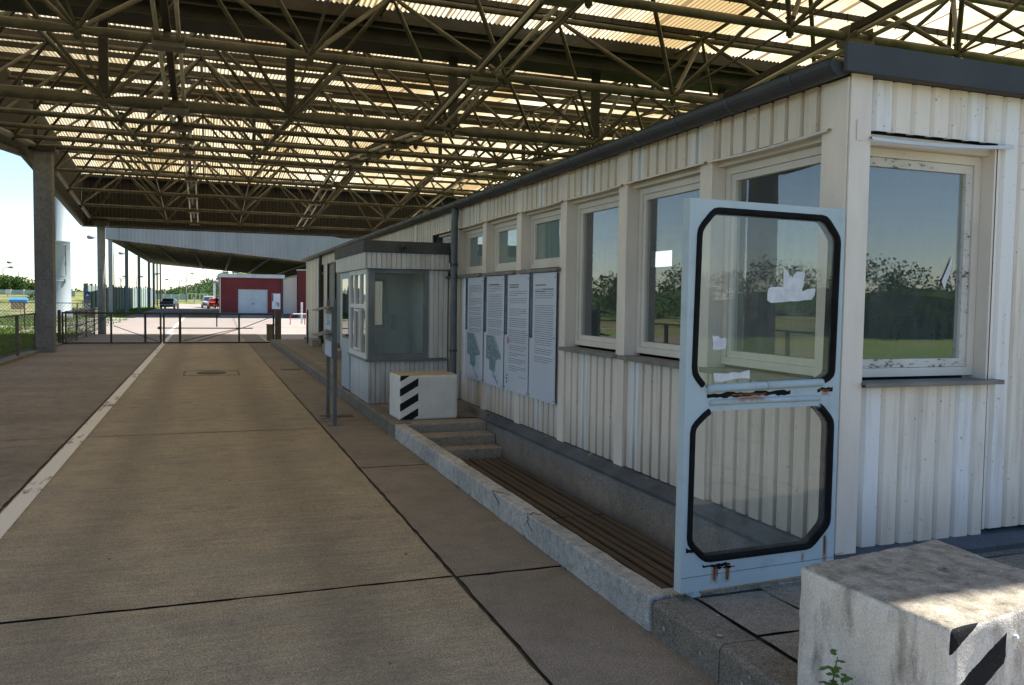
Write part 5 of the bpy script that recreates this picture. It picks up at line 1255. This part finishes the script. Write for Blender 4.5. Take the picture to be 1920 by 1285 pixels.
# ------------------------------------------------------------------ cars and the person
def car(loc, rz, paint, lab, L_=4.3, W=1.66, H=1.27, wagon=False, open_door=False):
    t = thing('parked_car', lab, 'car', loc, rz=rz)
    hl, hw = L_/2, W/2
    def loft(mb, st):     # stations: y, half width, z low, z high, tumble
        vs = []
        for y, w_, zl, zh, tb in st:
            zm = zl+(zh-zl)*.55
            vs += [(-w_*.94,y,zl),(-w_,y,zm),(-w_*tb,y,zh),(w_*tb,y,zh),(w_,y,zm),(w_*.94,y,zl)]
        n = 6; f = [(i*n+j,i*n+(j+1)%n,(i+1)*n+(j+1)%n,(i+1)*n+j) for i in range(len(st)-1) for j in range(n)]+[tuple(range(n-1,-1,-1)),tuple((len(st)-1)*n+j for j in range(n))]
        mb.add(vs,f)
    b = MB(); loft(b,[(-hl,hw*.86,.38,.78,.9),(-hl+.12,hw*.95,.27,.88,.92),(-hl+.8,hw,.22,.94,.93),(-.3,hw,.2,.93,.93),(.9,hw,.22,.92,.92),(hl-.35,hw*.96,.26,.82,.9),(hl-.05,hw*.86,.34,.70,.88)]); b.build('body', M[paint], t, smooth=False, bevel=.04, local=True)
    yr = -hl+.25 if wagon else -hl+.75
    cb = [(yr,hw*.80,.92,.95,.97),(yr+.45,hw*.82,.90,H-.03,.84),(yr+1.2,hw*.83,.90,H,.84),(.35,hw*.83,.90,H-.03,.84),(1.05,hw*.80,.90,.95,.97)]
    b = MB(); loft(b,cb); ca = b.build('cabin', M[paint], t, bevel=.03, local=True)
    b = MB(); b.add([(-hw*.70,yr+.03,.97),(hw*.70,yr+.03,.97),(hw*.66,yr+.36,H-.09),(-hw*.66,yr+.36,H-.09)],[(0,1,2,3)]); b.add([(hw*.70,1.0,.98),(-hw*.70,1.0,.98),(-hw*.66,.47,H-.09),(hw*.66,.47,H-.09)],[(0,1,2,3)])
    for sg in (-1,1): b.add([(sg*hw*.845,yr+.35,.97),(sg*hw*.845,.85,.97),(sg*hw*.75,.35,H-.1),(sg*hw*.75,yr+.55,H-.1)],[(0,1,2,3)])
    b.v = [(x*1.02,y+(-.03 if y < -.5 else .03),z+.012) for x,y,z in b.v]; b.build('window', M['carglass'], ca, local=True)
    for y in (-hl+.8, hl-.78):
        for sg in (-1,1):
            b = MB(); b.tube((sg*(hw-.17),y,.3),(sg*(hw+.005),y,.3),.3,18); wl = b.build('wheel', M['tyre'], t, smooth=False, local=True)
            b = MB(); b.tube((sg*(hw-.01),y,.3),(sg*(hw+.015),y,.3),.17,12); b.build('rim', M['chrome'], wl, local=True)
    b = MB(); b.box(-hw*.9,hw*.9,-hl-.07,-hl+.05,.40,.53); b.box(-hw*.9,hw*.9,hl-.08,hl+.05,.38,.50); b.build('bumper', M['chrome'] if paint == 'carblack' else M['tyre'], t, bevel=.02, local=True)
    for sg in (-1,1):
        b = MB(); b.box(sg*hw*.78-.14,sg*hw*.78+.14,-hl-.02,-hl+.06,.60,.74); b.build('tail_light', M['lens'], t, local=True)
        b = MB(); b.tube((sg*hw*.7,hl-.12,.62),(sg*hw*.7,hl-.02,.62),.09,10); b.build('headlight', M['chrome'], t, local=True)
        b = MB(); b.box(sg*(hw+.02)-.06,sg*(hw+.02)+.06,.72,.80,.92,1.04); b.build('mirror', M['tyre'], t, local=True)
    b = MB(); b.box(-.26,.26,-hl-.08,-hl-.072,.42,.52); b.build('number_plate', M['plate'], t, local=True)
    return t
car((-4.2,109.5,0),R(-7),'carblack','old black saloon car seen from behind on the left of the far road')
car((.95,113.2,0),R(3),'carred','red estate car with a person standing at its back, left of the red house',4.0,1.6,1.34,True)
car((.25,119.5,0),R(2),'carpale','pale silver car parked in front of the red car',4.2,1.7,1.6,True)
# person: one continuous skinned figure in black, standing by the red car, back to us
def person(loc, h, lab):
    s_ = h/1.75
    J = {'hip':(0,0,.93,.135),'belly':(0,0,1.08,.13),'chest':(0,.01,1.28,.145),'neckb':(0,.01,1.45,.075),'neck':(0,.01,1.52,.055),'head':(0,-.005,1.62,.085),'crown':(0,-.0,1.72,.07),
         'sl':(-.17,0,1.41,.065),'el':(-.25,.03,1.14,.045),'wl':(-.20,-.10,.92,.034),'hl':(-.18,-.14,.85,.03),'sr':(.17,0,1.41,.065),'er':(.27,.02,1.15,.045),'wr':(.23,-.12,.95,.034),'hr':(.21,-.16,.88,.03),
         'tl':(-.09,0,.88,.095),'kl':(-.11,-.01,.49,.065),'al':(-.12,.02,.10,.045),'fl':(-.13,-.13,.04,.04),'tr':(.09,0,.88,.095),'kr':(.11,-.01,.49,.065),'ar':(.13,.02,.10,.045),'fr':(.15,-.13,.04,.04)}
    E_ = ['hip belly','belly chest','chest neckb','neckb neck','neck head','head crown','chest sl','sl el','el wl','wl hl','chest sr','sr er','er wr','wr hr','hip tl','tl kl','kl al','al fl','hip tr','tr kr','kr ar','ar fr']
    ks = list(J); me = bpy.data.meshes.new('person'); me.from_pydata([tuple(c*s_ for c in J[k][:3]) for k in ks],[tuple(ks.index(a) for a in e.split()) for e in E_],[])
    t = NT('clothing'); sx = t.n('ShaderNodeSeparateXYZ'); t.l(t.pos(True), sx.inputs[0])
    col = t.ramp(t.math('DIVIDE', sx.outputs['Z'], 2.0), [(.04,(.02,.02,.02)),(.05,(.016,.017,.02)),(.76*s_,(.012,.012,.014)),(.765*s_,(.35,.22,.16)),(.80*s_,(.35,.22,.16)),(.81*s_,(.02,.016,.012))])
    t.bsdf(col, .8); me.materials.append(t.m)
    o = bpy.data.objects.new('person', me); C.objects.link(o); o.location = loc; o.rotation_euler = (0,0,R(200))
    sk = o.modifiers.new('skin','SKIN'); sv = me.skin_vertices[0].data
    for i, k in enumerate(ks): sv[i].radius = (J[k][3]*s_*(1.15 if k in ('chest','belly','hip') else 1), J[k][3]*s_*(.8 if k in ('chest','belly','hip') else 1)); sv[i].use_root = (k == 'hip')
    sb = o.modifiers.new('sub','SUBSURF'); sb.levels = 1; sb.render_levels = 2
    return tag(o, lab, 'person')
person((1.2,110.3,0),1.62,'person in black clothes standing behind the red car, seen from the back')

# ------------------------------------------------------------------ trees and woods
def leaves(mb, blobs, n, size):
    tot = sum(r*r for _, r, _ in blobs)
    for c, r, fl in blobs:
        for k in range(int(n*r*r/tot)):
            d = Vector((random.gauss(0,1),random.gauss(0,1),random.gauss(0,1))).normalized()*r*random.uniform(.55,1.06)*(1+.18*noise.noise(c*1.7+Vector((k*.01,0,0)))); d.z *= fl
            p = c+d; a = Vector((random.gauss(0,1),random.gauss(0,1),random.gauss(0,.7))).normalized(); e = a.cross(Vector((random.gauss(0,1),random.gauss(0,1),random.gauss(0,1)))).normalized(); s_ = size*random.uniform(.6,1.4)
            mb.add([p-a*s_,p+e*s_*.55,p+a*s_,p-e*s_*.55],[(0,1,2,3)])
def tree(loc, h, w_, lab, mat='leaf', nleaf=900, group=None, lsize=.16):
    t = thing('broadleaf_tree', lab, 'tree', loc, group); L0 = Vector(loc); b = MB(); tip = L0+Vector((random.uniform(-.2,.2),0,h*.6))
    b.path([L0-Vector((0,0,.3)),L0+Vector((0,0,h*.3)),tip],[h*.032,h*.024,h*.012],8); blobs = []
    for k in range(11):
        a_ = k*2.4; f = .38+.55*k/11; rr = w_*.5*(1-abs(f-.55)*1.1)*random.uniform(.6,1); c = L0+Vector((math.cos(a_)*rr,math.sin(a_)*rr,h*f)); b.tube(L0+Vector((0,0,h*(f-.22))),c,h*.01,5,h*.004); blobs.append((c,w_*random.uniform(.2,.32),.85))
    blobs.append((L0+Vector((0,0,h*.9)),w_*.2,1.1)); b.build('trunk', M['bark'], t); mb = MB(); leaves(mb,blobs,nleaf,lsize); mb.build('crown', M[mat], t)
random.seed(17)
for px_,pyt,Y,w_,lab in ((2,521,116,3.4,'leftmost dense green tree behind the pale wall at the left edge'),(14,519,118,2.6,'pointed green tree behind the pale wall, between the two left lamps'),(27,523,115,2.8,'rounded green tree behind the pale wall, just left of the second lamp'),(43,526,117,3.0,'broad green tree behind the pale wall, right of the second lamp'),(57,534,116,2.6,'low green tree behind the pale wall, next to the dark column')):
    c = at(px_,pyt,Y); tree((c.x,Y,.9), c.z-.9, w_, lab, 'leaf', 1500, 'trees behind the pale wall', .13)
c = at(63,549,88); tree((c.x,88,.7), .95, 1.0, 'small dark bush in front of the pale wall beside the dark column', 'leaf', 300, None, .08)
# wooded hill
def hz(x, y):
    return 19.0*math.exp(-((x-34)/34)**2-((y-430)/80)**2)
b = MB(); vs = []; nx, ny = 24, 10
for j in range(ny+1):
    for i in range(nx+1): x = -80+260*i/nx; y = 300+260*j/ny; vs.append((x,y,hz(x,y)-1.2))
b.add(vs,[(j*(nx+1)+i,j*(nx+1)+i+1,(j+1)*(nx+1)+i+1,(j+1)*(nx+1)+i) for j in range(ny) for i in range(nx)]); structure(b.build('hill', M['grass'], smooth=True))
blobs = []
for k in range(430):
    x = random.uniform(-40,75); y = random.uniform(300,440); r = random.uniform(1.3,2.4); blobs.append((Vector((x,y,hz(x,y)-.2+r*.5)),r,.9))
b = MB(); leaves(b,blobs,26000,.42); stuff(b.build('hill_wood', M['leaffar']))
blobs = [(Vector((random.uniform(-150,-8),random.uniform(300,330),random.uniform(.5,2.6))),random.uniform(1.2,2.2),.9) for k in range(150)]
b = MB(); leaves(b,blobs,7000,.42); stuff(b.build('far_wood', M['leaffar']))
blobs = [(Vector((random.uniform(-6,16),random.uniform(182,192),random.uniform(.9,1.9))),random.uniform(.9,1.5),.8) for k in range(40)]
b = MB(); leaves(b,blobs,5000,.22); stuff(b.build('bushes', M['leafpale']))
# the country behind and to the left of the viewer (mirrored in the hut windows)
blobs = []
for k in range(260): a_ = random.uniform(math.pi*.59,math.pi*1.95); d = random.uniform(62,80); blobs.append((Vector((math.cos(a_)*d,math.sin(a_)*d,random.uniform(1.0,3.6))),random.uniform(1.5,2.5),.9))
b = MB(); 
for k in range(160):      # the dark inside of the wood
    a0 = math.pi*(.58+1.4*k/160); a1 = math.pi*(.58+1.4*(k+1)/160)
    def hh(a): return 2.6+2.4*noise.noise((math.cos(a)*9,math.sin(a)*9,0))
    q = [(math.cos(a)*d,math.sin(a)*d,z) for a in (a0,a1) for d,z in ((68,.2),(70,hh(a)*.8),(73,hh(a)),(77,.2))]
    b.add(q,[(0,4,5,1),(1,5,6,2),(2,6,7,3)])
leaves(b,blobs,150000,.15); stuff(b.build('rear_wood', M['leaf']))
pale_wall(((-44,-30),(-46,60)), lambda x,y: .9, 2.2, 'long pale wall across the meadow left of the lane, mirrored in the hut windows',20)
b = MB(); b.quad((-15,-24,-.02),(-9,-24,-.02),(-9,36,-.02),(-15,36,-.02)); structure(b.build('side_road', M['strip']))
b = MB(); b.quad((-4.75,-13,-.02),(9.5,-13,-.02),(9.5,-9,-.02),(-4.75,-9,-.02)); structure(b.build('rear_road', M['strip']))
blobs = [(Vector((random.uniform(-6,60),random.uniform(-27,-24),random.uniform(.4,1.3))),random.uniform(.6,1.0),.9) for k in range(150)]  # unseen hedge, added to fill the gable window's reflection with dark green
b = MB(); leaves(b,blobs,30000,.11)
for k in range(66): x = -6+k; b.plate([(x,0),(x+1,0),(x+1,1.1+.5*noise.noise(((x+1)*.4,3,0))),(x,1.1+.5*noise.noise((x*.4,3,0)))],'Y',-26,-25.4)
stuff(b.build('reflection_hedge', M['leaf']))
# grass blades
random.seed(23); b = MB()
def blades(n, x0, x1, y0, y1, h):
    for k in range(n):
        x = random.uniform(x0,x1); y = random.uniform(y0,y1); a_ = random.uniform(0,6.28); hh = h*random.uniform(.4,1.3); w_ = .012+.0006*y; dx, dy = math.cos(a_), math.sin(a_)
        b.add([(x-dx*w_,y-dy*w_,-.03),(x+dx*w_,y+dy*w_,-.03),(x+dy*hh*.4,y-dx*hh*.4,hh-.03)],[(0,1,2)])
blades(9000,-8.6,-4.66,21,43.5,.10); blades(2500,-9,-4.8,38.2,60,.13); blades(1800,-8,-5.7,64,118,.14); blades(2500,-14,-8,50,66,.2)
stuff(b.build('grass_blades', M['grassblade']))
